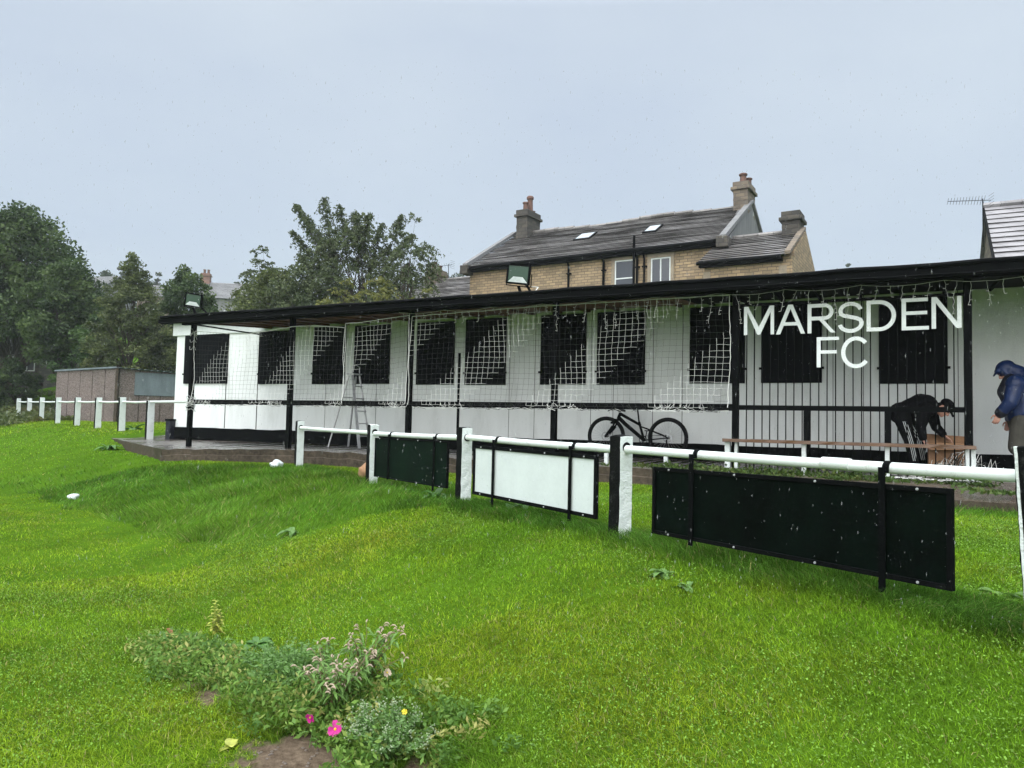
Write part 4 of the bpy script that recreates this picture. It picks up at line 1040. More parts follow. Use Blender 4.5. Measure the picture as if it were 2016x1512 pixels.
# ------------------------------------------------------------------ cardboard box, wire heap, bin
Dx = 11.98
u0, u1 = B.u(1828, 900, Dx), B.u(1909, 905, Dx); zt = B.z(1860, 872, Dx) + .06; zf = .945
box = thing('cardboard_box', 'open brown cardboard box the bending person reaches into', 'box', B.mat((u0 + u1) / 2, Dx + .2, zf))
mb = MB()
for a, b_, c, d in ((u0, u1, Dx, Dx + .006), (u0, u1, Dx + .38, Dx + .386), (u0, u0 + .006, Dx + .006, Dx + .38), (u1 - .006, u1, Dx + .006, Dx + .38)):
    mb.hexa([B.w(a, c, zf), B.w(b_, c, zf), B.w(b_, d, zf), B.w(a, d, zf), B.w(a, c, zt - .06), B.w(b_, c, zt - .06), B.w(b_, d, zt - .06), B.w(a, d, zt - .06)])
mb.hexa([B.w(u0, Dx, zf), B.w(u1, Dx, zf), B.w(u1, Dx + .386, zf), B.w(u0, Dx + .386, zf), B.w(u0, Dx, zf + .01), B.w(u1, Dx, zf + .01), B.w(u1, Dx + .386, zf + .01), B.w(u0, Dx + .386, zf + .01)])
mb.build('box_body', M['card'], box)
for q in ([(u0, Dx + .386, zt - .06), (u1, Dx + .386, zt - .06), (u1 + .02, Dx + .46, zt + .03), (u0 - .02, Dx + .46, zt + .06)], [(u0, Dx - .002, zt - .06), (u1, Dx - .002, zt - .06), (u1 + .02, Dx - .15, zt - .14), (u0 - .02, Dx - .14, zt - .16)]):
    mb = MB(); P4 = [B.w(*c) for c in q]; nn = (P4[1] - P4[0]).cross(P4[3] - P4[0]).normalized() * .005; mb.prism(P4, [x + nn for x in P4]); mb.build('flap', M['card'], box)
mb = MB(); rd = random.Random(21)
uc, vc = B.u(1890, 920, 11.4), 11.35
for k in range(80):
    du, dv_ = rd.gauss(0, .33), rd.gauss(0, .16); hgt = .42 * math.exp(-(du / .4) ** 2); a = rd.uniform(0, 6.28); L = rd.uniform(.06, .16); p = []
    for q in range(8):
        p.append(B.w(uc + du + L * math.cos(a + q * .7) * (1 + .2 * q / 8), vc + dv_ + L * .6 * math.sin(a + q * .7), TZ + .012 + max(0, hgt * rd.uniform(.1, 1)) * (0.5 + .5 * math.sin(q + a)) ** 1))
    mb.tube(p, .0034, 4, 0 if rd.random() < .5 else 1, False)
for k in range(34):
    u = uc - .35 + rd.uniform(-.5, .5); v = 10.6 + rd.uniform(-.15, .15); a = rd.uniform(0, 6.28)
    mb.tube([B.w(u + .09 * math.cos(a + q * .6) + q * .02, v + .05 * math.sin(a + q * .6), TZ + .01 + .02 * rd.random()) for q in range(7)], .003, 4, 0 if rd.random() < .5 else 1, False)
mb.build('light_wire_heap', [M['cord_w'], M['cord_k']], label='heap of tangled white wire on the ground beside the cardboard box', cat='wire', origin=B.w(uc, vc, TZ))
u, z0 = B.pick(335, 858, 13.3); bn = thing('bin', 'small dark bin standing at the outer corner of the clubhouse', 'bin', B.mat(u - .02, 13.35, .9))
mb = MB(); mb.rough(B, u - .10, u + .06, 13.22, 13.5, .86, .86 + .52, (1, 1, 3), .004); mb.build('body', M['navy_cloth'], bn, bevel=.01)
mb = MB(); mb.rough(B, u - .12, u + .08, 13.2, 13.52, .86 + .52, .86 + .57, (1, 1, 1), .003); mb.build('lid', M['steel'], bn, bevel=.01)

# ------------------------------------------------------------------ prefabricated shed on the left
SC = at(228, 826, 32); a_l, a_r = R(200), R(-52)
shed = thing('shed', 'brown pebbledashed prefabricated shed with a grey metal panel', 'shed', Matrix.Translation(Vector((SC.x, SC.y, SC.z))) )
dl = Vector((math.cos(R(170)), math.sin(R(170)), 0)); dr = Vector((math.cos(R(25)), math.sin(R(25)), 0)); dr = Vector((dl.y * -1, dl.x, 0)); dr = dr if dr.x > 0 else -dr
dl = Vector((-.86, .51, 0)); dr = Vector((.51, .86, 0)) ; dr = Vector((.80, .60, 0)); dl = Vector((-.80, .35, 0)).normalized()
hgt = at(228, 725, 32).z
LL, LR = 4.0, 5.2; g0 = SC.z - .3
A0 = Vector((SC.x, SC.y, g0)); Lp, Rp = A0 + dl * LL, A0 + dr * LR
def wallpanels(p, q, n, ztp, ztq, m_=0):
    mb = MB(); nrm = (q - p).cross(Vector((0, 0, 1))).normalized()
    if nrm.y > 0: nrm = -nrm
    for i in range(n):
        a, b_ = p.lerp(q, i / n + .004), p.lerp(q, (i + 1) / n - .004); za, zb2 = ztp + (ztq - ztp) * i / n, ztp + (ztq - ztp) * (i + 1) / n
        at_, bt_ = Vector((a.x, a.y, za)), Vector((b_.x, b_.y, zb2)); mb.prism([a, b_, bt_, at_], [x - nrm * .06 for x in (a, b_, bt_, at_)])
    mb.prism([x - nrm * .02 for x in (p, q, Vector((q.x, q.y, ztq - .01)), Vector((p.x, p.y, ztp - .01)))], [x - nrm * .05 for x in (p, q, Vector((q.x, q.y, ztq - .01)), Vector((p.x, p.y, ztp - .01)))], 1)
    return mb, nrm
mb, n1 = wallpanels(Lp, A0, 5, hgt - .12, hgt); mb.build('side_wall', [M['pebble'], M['kerb']], shed)
mb, n2 = wallpanels(A0, Rp, 6, hgt, hgt - .18); mb.build('front_wall', [M['pebble'], M['kerb']], shed)
mb = MB(); back = Lp + dr * LR; mb.prism([Lp, back, Vector((back.x, back.y, hgt - .3)), Vector((Lp.x, Lp.y, hgt - .12))], [x + Vector((.03, .03, 0)) for x in (Lp, back, Vector((back.x, back.y, hgt - .3)), Vector((Lp.x, Lp.y, hgt - .12)))])
mb.prism([Rp, back, Vector((back.x, back.y, hgt - .3)), Vector((Rp.x, Rp.y, hgt - .18))], [x + Vector((.03, .03, 0)) for x in (Rp, back, Vector((back.x, back.y, hgt - .3)), Vector((Rp.x, Rp.y, hgt - .18)))]); mb.build('rear_wall', M['pebble'], shed)
mb = MB(); mb.bar(A0 + n1 * .03 + n2 * .03, Vector((A0.x, A0.y, hgt)) + n1 * .03 + n2 * .03, .12, .12); mb.build('corner_post', M['kerb'], shed)
a, b_ = A0.lerp(Rp, .128), A0.lerp(Rp, .52); zt_, zb_2 = hgt - .13, hgt - 1.14
mb = MB(); mb.prism([Vector((a.x, a.y, zb_2)) + n2 * .04, Vector((b_.x, b_.y, zb_2)) + n2 * .04, Vector((b_.x, b_.y, zt_)) + n2 * .04, Vector((a.x, a.y, zt_)) + n2 * .04], [x + n2 * .012 for x in (Vector((a.x, a.y, zb_2)), Vector((b_.x, b_.y, zb_2)), Vector((b_.x, b_.y, zt_)), Vector((a.x, a.y, zt_)))]); mb.build('metal_panel', M['galv'], shed)
mb = MB(); k = 60; o1 = n1 * .12 + n2 * .12
for i in range(k):                                      # corrugated sheet, ridges run front to back
    f0, f1 = i / k, (i + 1) / k; h0, h1 = .025 * math.sin(i * 2.1), .025 * math.sin((i + 1) * 2.1)
    q0, q1 = A0.lerp(Rp, f0) + n2 * .12 - dl * .1, A0.lerp(Rp, f1) + n2 * .12 - dl * .1
    z0, z1 = hgt + .03 - .18 * f0 + h0, hgt + .03 - .18 * f1 + h1
    mb.add([Vector((q0.x, q0.y, z0)), Vector((q1.x, q1.y, z1)), Vector((q1.x, q1.y, z1)) + dl * (LL + .3) + Vector((0, 0, -.12)), Vector((q0.x, q0.y, z0)) + dl * (LL + .3) + Vector((0, 0, -.12))], [(0, 1, 2, 3)])
mb.add([Vector((x.x, x.y, z_)) + o1 for x, z_ in ((Lp, hgt - .12), (A0, hgt - .0), (A0, hgt + .07), (Lp, hgt - .05))], [(0, 1, 2, 3)])
mb.build('roof', M['galv'], shed)

# ------------------------------------------------------------------ houses
def roof_courses(mb, fr, u0, u1, v0, z0, v1, z1, n, seed, mi=0, thick=.034, trim0=None, lift=.045):
    """slate courses as lapped strips from the eave (v0,z0) up to the ridge (v1,z1); trim0 gives the left edge u at t"""
    rd = random.Random(seed)
    for k in range(n):
        t0, t1 = k / n, (k + 1.12) / n
        va, za = v0 + (v1 - v0) * t0, z0 + (z1 - z0) * t0; vb, zb_ = v0 + (v1 - v0) * t1, z0 + (z1 - z0) * t1
        ua0 = trim0(t0) if trim0 else u0
        m = max(3, int((u1 - ua0) / 1.1)); e = [rd.uniform(-.010, .012) for _ in range(m + 1)]; sl = (z1 - z0) / (v1 - v0)
        for i in range(m):
            a, b_ = ua0 + (u1 - ua0) * i / m, ua0 + (u1 - ua0) * (i + 1) / m; la, lb = lift + e[i], lift + e[i + 1]
            P0, P1 = fr.w(a, va - e[i] * .6, za + la), fr.w(b_, va - e[i + 1] * .6, za + lb)
            P2, P3 = fr.w(b_, vb, zb_ + .004), fr.w(a, vb, zb_ + .004)
            mb.add([P0, P1, P2, P3], [(0, 1, 2, 3)], mi); mb.add([fr.w(a, va, za + la - thick), fr.w(b_, va, za + lb - thick), P1, P0], [(0, 1, 2, 3)], 1)
def window(parent, fr, u, z, w, h, v, style, stone=True):
    """a window in a front wall at plane v: stone surround, white frame, glass, sill"""
    mb = MB(fr); o = .02
    s = .14
    if stone:
        mb.box(u - w / 2 - s, u - w / 2, v - .05, v + .02, z - .02, z + h); mb.box(u + w / 2, u + w / 2 + s, v - .05, v + .02, z - .02, z + h)
        mb.box(u - w / 2 - s, u + w / 2 + s, v - .055, v + .02, z + h, z + h + .24); mb.box(u - w / 2 - s - .04, u + w / 2 + s + .04, v - .09, v + .02, z - .16, z - .02)
    f = mb.build('window', M['dressed'], parent, bevel=.008) if stone else None
    mb = MB(fr); t = .055
    mb.box(u - w / 2, u - w / 2 + t, v - .02, v + .015, z, z + h); mb.box(u + w / 2 - t, u + w / 2, v - .02, v + .015, z, z + h)
    mb.box(u - w / 2 + t, u + w / 2 - t, v - .02, v + .015, z, z + t); mb.box(u - w / 2 + t, u + w / 2 - t, v - .02, v + .015, z + h - t, z + h)
    if style == 'sash': mb.box(u - w / 2 + t, u + w / 2 - t, v - .024, v + .015, z + h * .47, z + h * .47 + .05)
    if style == 'pair': mb.box(u - .025, u + .025, v - .024, v + .015, z + t, z + h - t)
    if style == 'cross': mb.box(u - .02, u + .02, v - .024, v + .015, z + t, z + h - t); mb.box(u - w / 2 + t, u + w / 2 - t, v - .023, v + .015, z + h * .6, z + h * .6 + .04)
    fr_o = mb.build('window_frame' if stone else 'window', M['white'], f or parent)
    mb = MB(fr); mb.box(u - w / 2 + .02, u + w / 2 - .02, v - .004, v + .03, z + .02, z + h - .02); mb.build('pane', M['window'], f or fr_o)
def chimney(parent, fr, u, v, w, d, z0, z1, m, pots, name='chimney'):
    mb = MB(fr); mb.rough(fr, u - w / 2, u + w / 2, v - d / 2, v + d / 2, z0, z1 - .35, (2, 2, 8), .012)
    c = mb.build(name, m, parent, bevel=.01)
    mb = MB(fr); mb.box(u - w / 2 - .09, u + w / 2 + .09, v - d / 2 - .09, v + d / 2 + .09, z1 - .35, z1 - .22); mb.box(u - w / 2 - .02, u + w / 2 + .02, v - d / 2 - .02, v + d / 2 + .02, z1 - .22, z1); mb.build('cap', m, c, bevel=.015)
    for du, dv_, h, r in pots:
        b_ = fr.w(u + du, v + dv_, z1); mb = MB(); mb.tube([b_ - Vector((0, 0, .05)), b_ + Vector((0, 0, h * .8)), b_ + Vector((0, 0, h * .82)), b_ + Vector((0, 0, h * .94)), b_ + Vector((0, 0, h))], [r, r * .86, r * 1.15, r * 1.2, r * .9], 12); mb.build('chimney_pot', M['terracotta'], c, smooth=True)
    return c
DH = 27.3; uL, uR = -19.1, -7.5; ze, zrg, Wd = 8.48, 10.86, 7.7; zb0 = 1.2
hs = thing('stone_house', 'big sandstone house with a long wet slate roof and two chimneys', 'house', H.mat((uL + uR) / 2, DH, zb0))
mb = MB(H); mb.box(uL, uR, DH, DH + .4, zb0, ze); mb.build('front_wall', M['stone'], hs)
mb = MB(H)
mb.prism([H.w(uL, DH + .4, zb0), H.w(uL, DH + Wd, zb0), H.w(uL, DH + Wd, ze), H.w(uL, DH + Wd / 2, zrg - .05), H.w(uL, DH + .4, ze + .2)], [H.w(uL + .4, DH + .4, zb0), H.w(uL + .4, DH + Wd, zb0), H.w(uL + .4, DH + Wd, ze), H.w(uL + .4, DH + Wd / 2, zrg - .05), H.w(uL + .4, DH + .4, ze + .2)])
mb.box(uL, uR - .4, DH + Wd - .4, DH + Wd - .001, zb0, ze - .01)
mb.build('gable_wall', M['stone'], hs)
mb = MB(H)
mb.prism([H.w(uR - .4, DH + .4, zb0), H.w(uR - .4, DH + Wd, zb0), H.w(uR - .4, DH + Wd, ze), H.w(uR - .4, DH + Wd / 2, zrg + .10), H.w(uR - .4, DH + .4, ze + .25)], [H.w(uR, DH + .4, zb0), H.w(uR, DH + Wd, zb0), H.w(uR, DH + Wd, ze), H.w(uR, DH + Wd / 2, zrg + .10), H.w(uR, DH + .4, ze + .25)])
mb.build('gable_wall', M['render_grey'], hs, label='grey rendered gable wall')
mb = MB(H); roof_courses(mb, H, uL - .05, uR - .1, DH - .3, ze + .02, DH + Wd / 2, zrg, 25, 1)
mb.hexa([H.w(uL, DH + Wd / 2, zrg - .04), H.w(uR - .1, DH + Wd / 2, zrg - .04), H.w(uR - .1, DH + Wd + .3, ze - .1), H.w(uL, DH + Wd + .3, ze - .1), H.w(uL, DH + Wd / 2, zrg + .02), H.w(uR - .1, DH + Wd / 2, zrg + .02), H.w(uR - .1, DH + Wd + .3, ze - .02), H.w(uL, DH + Wd + .3, ze - .02)])
n = 14
for i in range(n):
    a, b_ = uL + (uR - uL) * i / n, uL + (uR - uL) * (i + 1) / n - .01; zz = zrg + .03 + (.06 * math.sin(i * .9)); mb.tube([H.w(a, DH + Wd / 2, zz), H.w(b_, DH + Wd / 2, zz)], .10, 8)
rf = mb.build('roof', [M['slate'], M['slate_edge']], hs)
for u in (uL - .05, uR - .02):                          # stone copings on the verges, with the kneelers at the eave
    mb = MB(H)
    mb.hexa([H.w(u - .12, DH - .38, ze - .02), H.w(u + .12, DH - .38, ze - .02), H.w(u + .12, DH + Wd / 2, zrg + .10), H.w(u - .12, DH + Wd / 2, zrg + .10), H.w(u - .12, DH - .38, ze + .18), H.w(u + .12, DH - .38, ze + .18), H.w(u + .12, DH + Wd / 2, zrg + .24), H.w(u - .12, DH + Wd / 2, zrg + .24)])
    mb.hexa([H.w(u - .12, DH + Wd / 2, zrg + .10), H.w(u + .12, DH + Wd / 2, zrg + .10), H.w(u + .12, DH + Wd + .3, ze), H.w(u - .12, DH + Wd + .3, ze), H.w(u - .12, DH + Wd / 2, zrg + .24), H.w(u + .12, DH + Wd / 2, zrg + .24), H.w(u + .12, DH + Wd + .3, ze + .15), H.w(u - .12, DH + Wd + .3, ze + .15)])
    mb.build('coping', M['render_grey'], hs, bevel=.01)
    mb = MB(H); mb.rough(H, u - .2, u + .2, DH - .48, DH + .12, ze - .30, ze + .10, (2, 2, 2), .02); mb.build('kneeler', M['stone_dark'], hs, bevel=.02)
mb = MB(H); mb.tube([H.w(uL + .2, DH - .36, ze - .04), H.w(uR - .3, DH - .36, ze - .04)], .075, 8); mb.box(uL + .2, uR - .3, DH - .28, DH - .02, ze - .2, ze - .06); mb.build('gutter', M['steel'], hs)
for px, w in ((1119, .045), (1188, .055), (1254, .05), (1268, .04)):
    u = H.u(px, 540, DH - .08); mb = MB(H); mb.tube([H.w(u, DH - .3, ze - .1), H.w(u, DH - .08, ze - .35), H.w(u, DH - .08, 2)], w, 8)
    for zz in (ze - .7, ze - 1.5): mb.box(u - .1, u + .1, DH - .1, DH + .01, zz, zz + .05)
    mb.build('downpipe', M['steel'], hs)
for i, (px, x0, x1, yt, yb, st) in enumerate(((1229, 1211, 1250, 512, 555, 'sash'), (1301, 1282, 1321, 507, 546, 'pair'))):
    u0_, u1_ = H.u(x0, yt, DH), H.u(x1, yt, DH); zt_ = H.z(px, yt, DH); window(hs, H, (u0_ + u1_) / 2, zt_ - 1.35 - (.1 if i == 0 else -.35), u1_ - u0_, 1.45 if i == 0 else 1.0, DH, st)
u = H.u(1249, 505, DH - .25); mb = MB(H); mb.tube([H.w(u, DH - .3, ze - 2.5), H.w(u, DH - .3, ze + .55)], .05, 8); mb.build('soil_pipe', M['steel'], hs)
for px, py, w in ((1152, 468, .8), (1285, 453.5, .62)):    # roof windows
    # meet the roof plane
    d = ray(px, py); sl = (zrg - ze) / (Wd / 2 + .3); dn = d.x * H.c + d.y * H.s; k = (ze - EYE - sl * (DH - .3)) / (d.z - sl * dn); p = CAM + d * k; u, v = H.inv(p.x, p.y)
    q = lambda a, b_, o: H.w(u + a, v + b_, p.z + b_ * sl + o); hh = .42
    mb = MB(); ring = [q(-w / 2, -hh, .1), q(w / 2, -hh, .1), q(w / 2, hh, .1), q(-w / 2, hh, .1)]; mb.prism([x - Vector((0, 0, .12)) for x in ring], ring); f = mb.build('roof_window', M['steel'], rf)
    mb = MB(); mb.poly([q(-w / 2 + .07, -hh + .08, .106), q(w / 2 - .07, -hh + .08, .106), q(w / 2 - .07, hh - .08, .106), q(-w / 2 + .07, hh - .08, .106)]); MW[f.name] = MW[hs.name]; mb.build('pane', M['skylight'], rf)
vC = DH + Wd / 2
uc = H.u(1040, 450, vC); chimney(hs, H, uc, vC, .62, 1.3, zrg - .6, H.z(1040, 419, vC), M['stone_dark'], [(0, -.3, .45, .13), (.02, .1, .85, .15), (0, .45, .2, .1)])
uc = H.u(1466, 390, vC); chimney(hs, H, uc - .02, vC, .60, 1.25, zrg - .5, H.z(1466, 365, vC), M['stone_mid'], [(-.02, -.1, .48, .15), (.1, .3, .38, .14)])
# lower wing on the right
DE = 25.8; e0, e1 = H.u(1387, 525, DE), H.u(1560, 510, DE); zee = H.z(1470, 511, DE); vR = DE + 2.5; zer = H.z(1510, 463, vR)
mb = MB(H); mb.box(e0, e1, DE, DE + .35, zb0, zee); mb.prism([H.w(e1 - .35, DE + .35, zb0), H.w(e1 - .35, DE + 5, zb0), H.w(e1 - .35, DE + 5, zee), H.w(e1 - .35, vR, zer), H.w(e1 - .35, DE + .35, zee + .2)], [H.w(e1, DE + .35, zb0), H.w(e1, DE + 5, zb0), H.w(e1, DE + 5, zee), H.w(e1, vR, zer), H.w(e1, DE + .35, zee + .2)])
mb.prism([H.w(e0, DE + .35, zb0), H.w(e0, DE + 1.5, zb0), H.w(e0, DE + 1.5, zee), H.w(e0, DE + .35, zee)], [H.w(e0 + .35, DE + .35, zb0), H.w(e0 + .35, DE + 1.5, zb0), H.w(e0 + .35, DE + 1.5, zee), H.w(e0 + .35, DE + .35, zee)])
mb.build('wing_wall', M['stone'], hs)
mb = MB(H)
for u in (e0 + .12, e1 - .28):
    for k in range(14): mb.box(u - (.16 if k % 2 else .05), u + (.10 if k % 2 else .24), DE - .012, DE + .05, zb0 + k * .42, zb0 + k * .42 + .40)
mb.build('quoin', M['dressed'], hs, bevel=.01)
mb = MB(H); roof_courses(mb, H, e0 - .15, e1 - .05, DE - .25, zee, vR, zer, 12, 2)
mb.hexa([H.w(e0, vR, zer - .06), H.w(e1 - .05, vR, zer - .06), H.w(e1 - .05, DE + 5.2, zee - .1), H.w(e0, DE + 5.2, zee - .1), H.w(e0, vR, zer), H.w(e1 - .05, vR, zer), H.w(e1 - .05, DE + 5.2, zee - .04), H.w(e0, DE + 5.2, zee - .04)])
for i in range(7): a = e0 + (e1 - e0) * i / 7; mb.tube([H.w(a, vR, zer + .03), H.w(a + (e1 - e0) / 7 - .01, vR, zer + .03)], .09, 8)
mb.build('wing_roof', [M['slate'], M['slate_edge']], hs)
mb = MB(H); u = e1 - .1
mb.hexa([H.w(u - .10, DE - .3, zee + .0), H.w(u + .10, DE - .3, zee + .0), H.w(u + .10, vR, zer + .05), H.w(u - .10, vR, zer + .05), H.w(u - .10, DE - .3, zee + .12), H.w(u + .10, DE - .3, zee + .12), H.w(u + .10, vR, zer + .16), H.w(u - .10, vR, zer + .16)])
mb.build('coping', M['stone_mid'], hs, bevel=.01)
mb = MB(H); mb.tube([H.w(e0 - .2, DE - .3, zee - .05), H.w(e1 - .3, DE - .3, zee - .05)], .07, 8); mb.box(e0 - .15, e1 - .3, DE - .22, DE - .02, zee - .18, zee - .06); mb.build('gutter', M['steel'], hs)
uc = H.u(1561, 440, vR); chimney(hs, H, uc, vR, .62, .9, zer - .5, H.z(1561, 421, vR), M['stone_dark'], [])

# lower house to the left of it
v1 = DH + 2.0; a0, a1 = H.u(838, 552, v1 + 3), H.u(926, 548, v1 + 3) + .3
lh = thing('low_house', 'lower slate roofed house with a brick chimney adjoining the big stone house', 'house', H.mat(a0, v1, zb0))
zrl = H.z(890, 551, v1 + 3); zel = zrl - 1.95
mb = MB(H); mb.box(a0 + .1, uL - .02, v1, v1 + 6, zb0, zel); mb.prism([H.w(a0 + .1, v1, zel), H.w(a0 + .1, v1 + 6, zel), H.w(a0 + .1, v1 + 3, zrl - .08)], [H.w(a0 + .5, v1, zel), H.w(a0 + .5, v1 + 6, zel), H.w(a0 + .5, v1 + 3, zrl - .08)]); mb.build('wall', M['stone_mid'], lh)
mb = MB(H); roof_courses(mb, H, a0 - .1, uL - .03, v1 - .3, zel, v1 + 3, zrl, 18, 3); mb.hexa([H.w(a0, v1 + 3, zrl - .05), H.w(uL - .03, v1 + 3, zrl - .05), H.w(uL - .03, v1 + 6.2, zel - .08), H.w(a0, v1 + 6.2, zel - .08), H.w(a0, v1 + 3, zrl), H.w(uL - .03, v1 + 3, zrl), H.w(uL - .03, v1 + 6.2, zel - .02), H.w(a0, v1 + 6.2, zel - .02)])
mb.tube([H.w(a0 - .1, v1 + 3, zrl + .03), H.w(uL - .03, v1 + 3, zrl + .03)], .09, 8); mb.build('roof', [M['slate'], M['slate_edge']], lh)
uc = H.u(857, 545, v1 + 3); zc1 = H.z(857, 533, v1 + 3); chimney(lh, H, uc + .1, v1 + 3, .55, 1.1, zrl - .4, zc1, M['stone_mid'], [(0, -.25, .42, .14), (.05, .2, .3, .13)])
def aerial(parent, base, top, dirv, n, L, name='aerial', el=.28):
    mb = MB(); mb.tube([base, top], .018, 6); d = dirv.normalized(); s = Vector((-d.y, d.x, 0))
    a = top - d * .25 - Vector((0, 0, .06)); b_ = a + d * L; mb.tube([a, b_], .011, 5)
    for i in range(n):
        p = a.lerp(b_, .15 + .85 * i / (n - 1)); h = el * (1 - .35 * i / n); v = Vector((0, 0, 1)) * .8 + s * .6
        mb.tube([p - v.normalized() * h / 2, p + v.normalized() * h / 2], .006, 4)
    for i in range(5): p = a - d * .02 + Vector((0, 0, -.2 + .1 * i)); mb.tube([p - s * .2, p + s * .2], .006, 4)
    mb.build(name, M['steel'], parent)
bp = H.w(uc + .75, v1 + 3.2, zrl); aerial(lh, bp, bp + Vector((0, 0, .95)), H.w(-1, .0, 0) - H.w(0, 0, 0), 7, 1.2)
# house on the right edge
v2 = 27.5; b0 = B.u(1948, 450, v2 + 1.5); b1 = b0 + 8
rh = thing('slate_house', 'house with large lilac slates and an aerial on its gable', 'house', B.mat(b0, v2, 1))
zr2 = B.z(1980, 404, v2 + 3); ze2 = B.z(1990, 500, v2) - .35
mb = MB(B); mb.box(b0 + .12, b1, v2, v2 + 6, 1, ze2); mb.prism([B.w(b0 + .12, v2, ze2), B.w(b0 + .12, v2 + 6, ze2), B.w(b0 + .12, v2 + 3, zr2 - .1)], [B.w(b0 + .5, v2, ze2), B.w(b0 + .5, v2 + 6, ze2), B.w(b0 + .5, v2 + 3, zr2 - .1)]); mb.build('wall', M['stone_mid'], rh)
mb = MB(B); roof_courses(mb, B, b0, b1, v2 - .25, ze2, v2 + 3, zr2, 12, 4, thick=.04, lift=.05); mb.hexa([B.w(b0, v2 + 3, zr2 - .05), B.w(b1, v2 + 3, zr2 - .05), B.w(b1, v2 + 6.2, ze2 - .08), B.w(b0, v2 + 6.2, ze2 - .08), B.w(b0, v2 + 3, zr2), B.w(b1, v2 + 3, zr2), B.w(b1, v2 + 6.2, ze2), B.w(b0, v2 + 6.2, ze2)])
for i in range(12): mb.tube([B.w(b0 - .05 + i * .68, v2 + 3, zr2 + .05), B.w(b0 + .62 + i * .68, v2 + 3, zr2 + .05)], .11, 8)
mb.build('roof', [M['slate_lilac'], M['slate_edge']], rh)
mb = MB(B); mb.hexa([B.w(b0 - .06, v2 - .28, ze2 - .18), B.w(b0 + .0, v2 - .28, ze2 - .18), B.w(b0 + .0, v2 + 3, zr2 - .16), B.w(b0 - .06, v2 + 3, zr2 - .16), B.w(b0 - .06, v2 - .28, ze2 + .02), B.w(b0 + .0, v2 - .28, ze2 + .02), B.w(b0 + .0, v2 + 3, zr2 + .02), B.w(b0 - .06, v2 + 3, zr2 + .02)]); mb.build('bargeboard', M['steel'], rh)
bp = B.w(b0 - .12, v2 + 2.2, zr2 - 1.6); aerial(rh, bp, B.w(b0 - .12, v2 + 2.2, zr2 + .1), B.w(-1, -.3, .0) - B.w(0, 0, 0), 13, 1.35, el=.34)
# houses far up the hillside and behind the left trees
def simple_house(name, px, py, Y, w, d, hwall, hroof, yaw, mw, mr, label, wins=(), ch=None, roofn=14, cat='house', sink=1.5):
    p = at(px, py, Y); fr_ = Frame(math.pi / 2 - yaw); u, v = fr_.inv(p.x, p.y); z0 = p.z - hwall - hroof        # px,py: left end of the ridge
    t = thing(name, label, cat, Matrix.Translation(Vector((p.x, p.y, z0))) @ Matrix.Rotation(fr_.rot, 4, 'Z'), group=None)
    v0_ = v - d / 2; zt_ = z0 + hwall
    zg_ = min(z0 - sink, tz(p.x, p.y) - .5)
    mb = MB(fr_); mb.box(u, u + w, v0_, v0_ + d, zg_, zt_)
    for uu in (u, u + w - .3): mb.prism([fr_.w(uu, v0_, zt_), fr_.w(uu, v0_ + d, zt_), fr_.w(uu, v, zt_ + hroof - .05)], [fr_.w(uu + .3, v0_, zt_), fr_.w(uu + .3, v0_ + d, zt_), fr_.w(uu + .3, v, zt_ + hroof - .05)])
    mb.build('wall', mw, t)
    mb = MB(fr_); roof_courses(mb, fr_, u - .15, u + w + .15, v0_ - .3, zt_ - .05, v, zt_ + hroof, roofn, int(px)); mb.hexa([fr_.w(u - .15, v, zt_ + hroof - .06), fr_.w(u + w + .15, v, zt_ + hroof - .06), fr_.w(u + w + .15, v0_ + d + .3, zt_ - .1), fr_.w(u - .15, v0_ + d + .3, zt_ - .1), fr_.w(u - .15, v, zt_ + hroof), fr_.w(u + w + .15, v, zt_ + hroof), fr_.w(u + w + .15, v0_ + d + .3, zt_ - .04), fr_.w(u - .15, v0_ + d + .3, zt_ - .04)]); mb.build('roof', [mr, M['slate_edge']], t)
    for (fu, fz, ww, hh, st) in wins: window(t, fr_, u + fu * w, z0 + fz, ww, hh, v0_, st, stone=False)
    if ch:
        for fu, m_ in ch: chimney(t, fr_, u + fu * w, v, 1.0, .8, zt_ + hroof - .4, zt_ + hroof + 1.05, m_, [(-.2, 0, .5, .15), (.25, 0, .5, .15)])
    return t
simple_house('far_house', 408, 556, 88, 7, 7, 4.6, 2.4, R(-8), M['render_grey'], M['slate_far'], 'grey far house with a slate roof seen above the end floodlight', [(.52, 1.6, 1.5, 1.6, 'pair')], [(-.02, M['brickred'])])
simple_house('far_house', 170, 546, 112, 6, 7, 5, 2.6, R(14), M['render_grey'], M['slate_far'], 'far house with a pale wet roof between the biggest dark tree and the birch', [(.3, 2.8, 1, 1.3, 'pair'), (.7, 2.8, 1, 1.3, 'pair')])
simple_house('far_house', 278, 560, 104, 5.2, 7, 5, 2.0, R(-20), M['stone_mid'], M['slate_far'], 'far house with a grey gable roof partly behind the pointed birch', [(.5, 2.8, 1, 1.3, 'pair')], None)
simple_house('stone_cottage', -60, 566, 53, 8.4, 7, 4.2, 2.6, R(5), M['stone_dark'], M['slate'], 'sooty stone cottages with small white windows under the biggest dark tree', [(.37, .5, .7, 1.1, 'cross'), (.50, .6, .55, 1.0, 'sash'), (.615, .4, .9, 1.0, 'cross'), (.80, .6, .6, 1.2, 'sash'), (.90, .6, 1.1, 1.2, 'cross')])
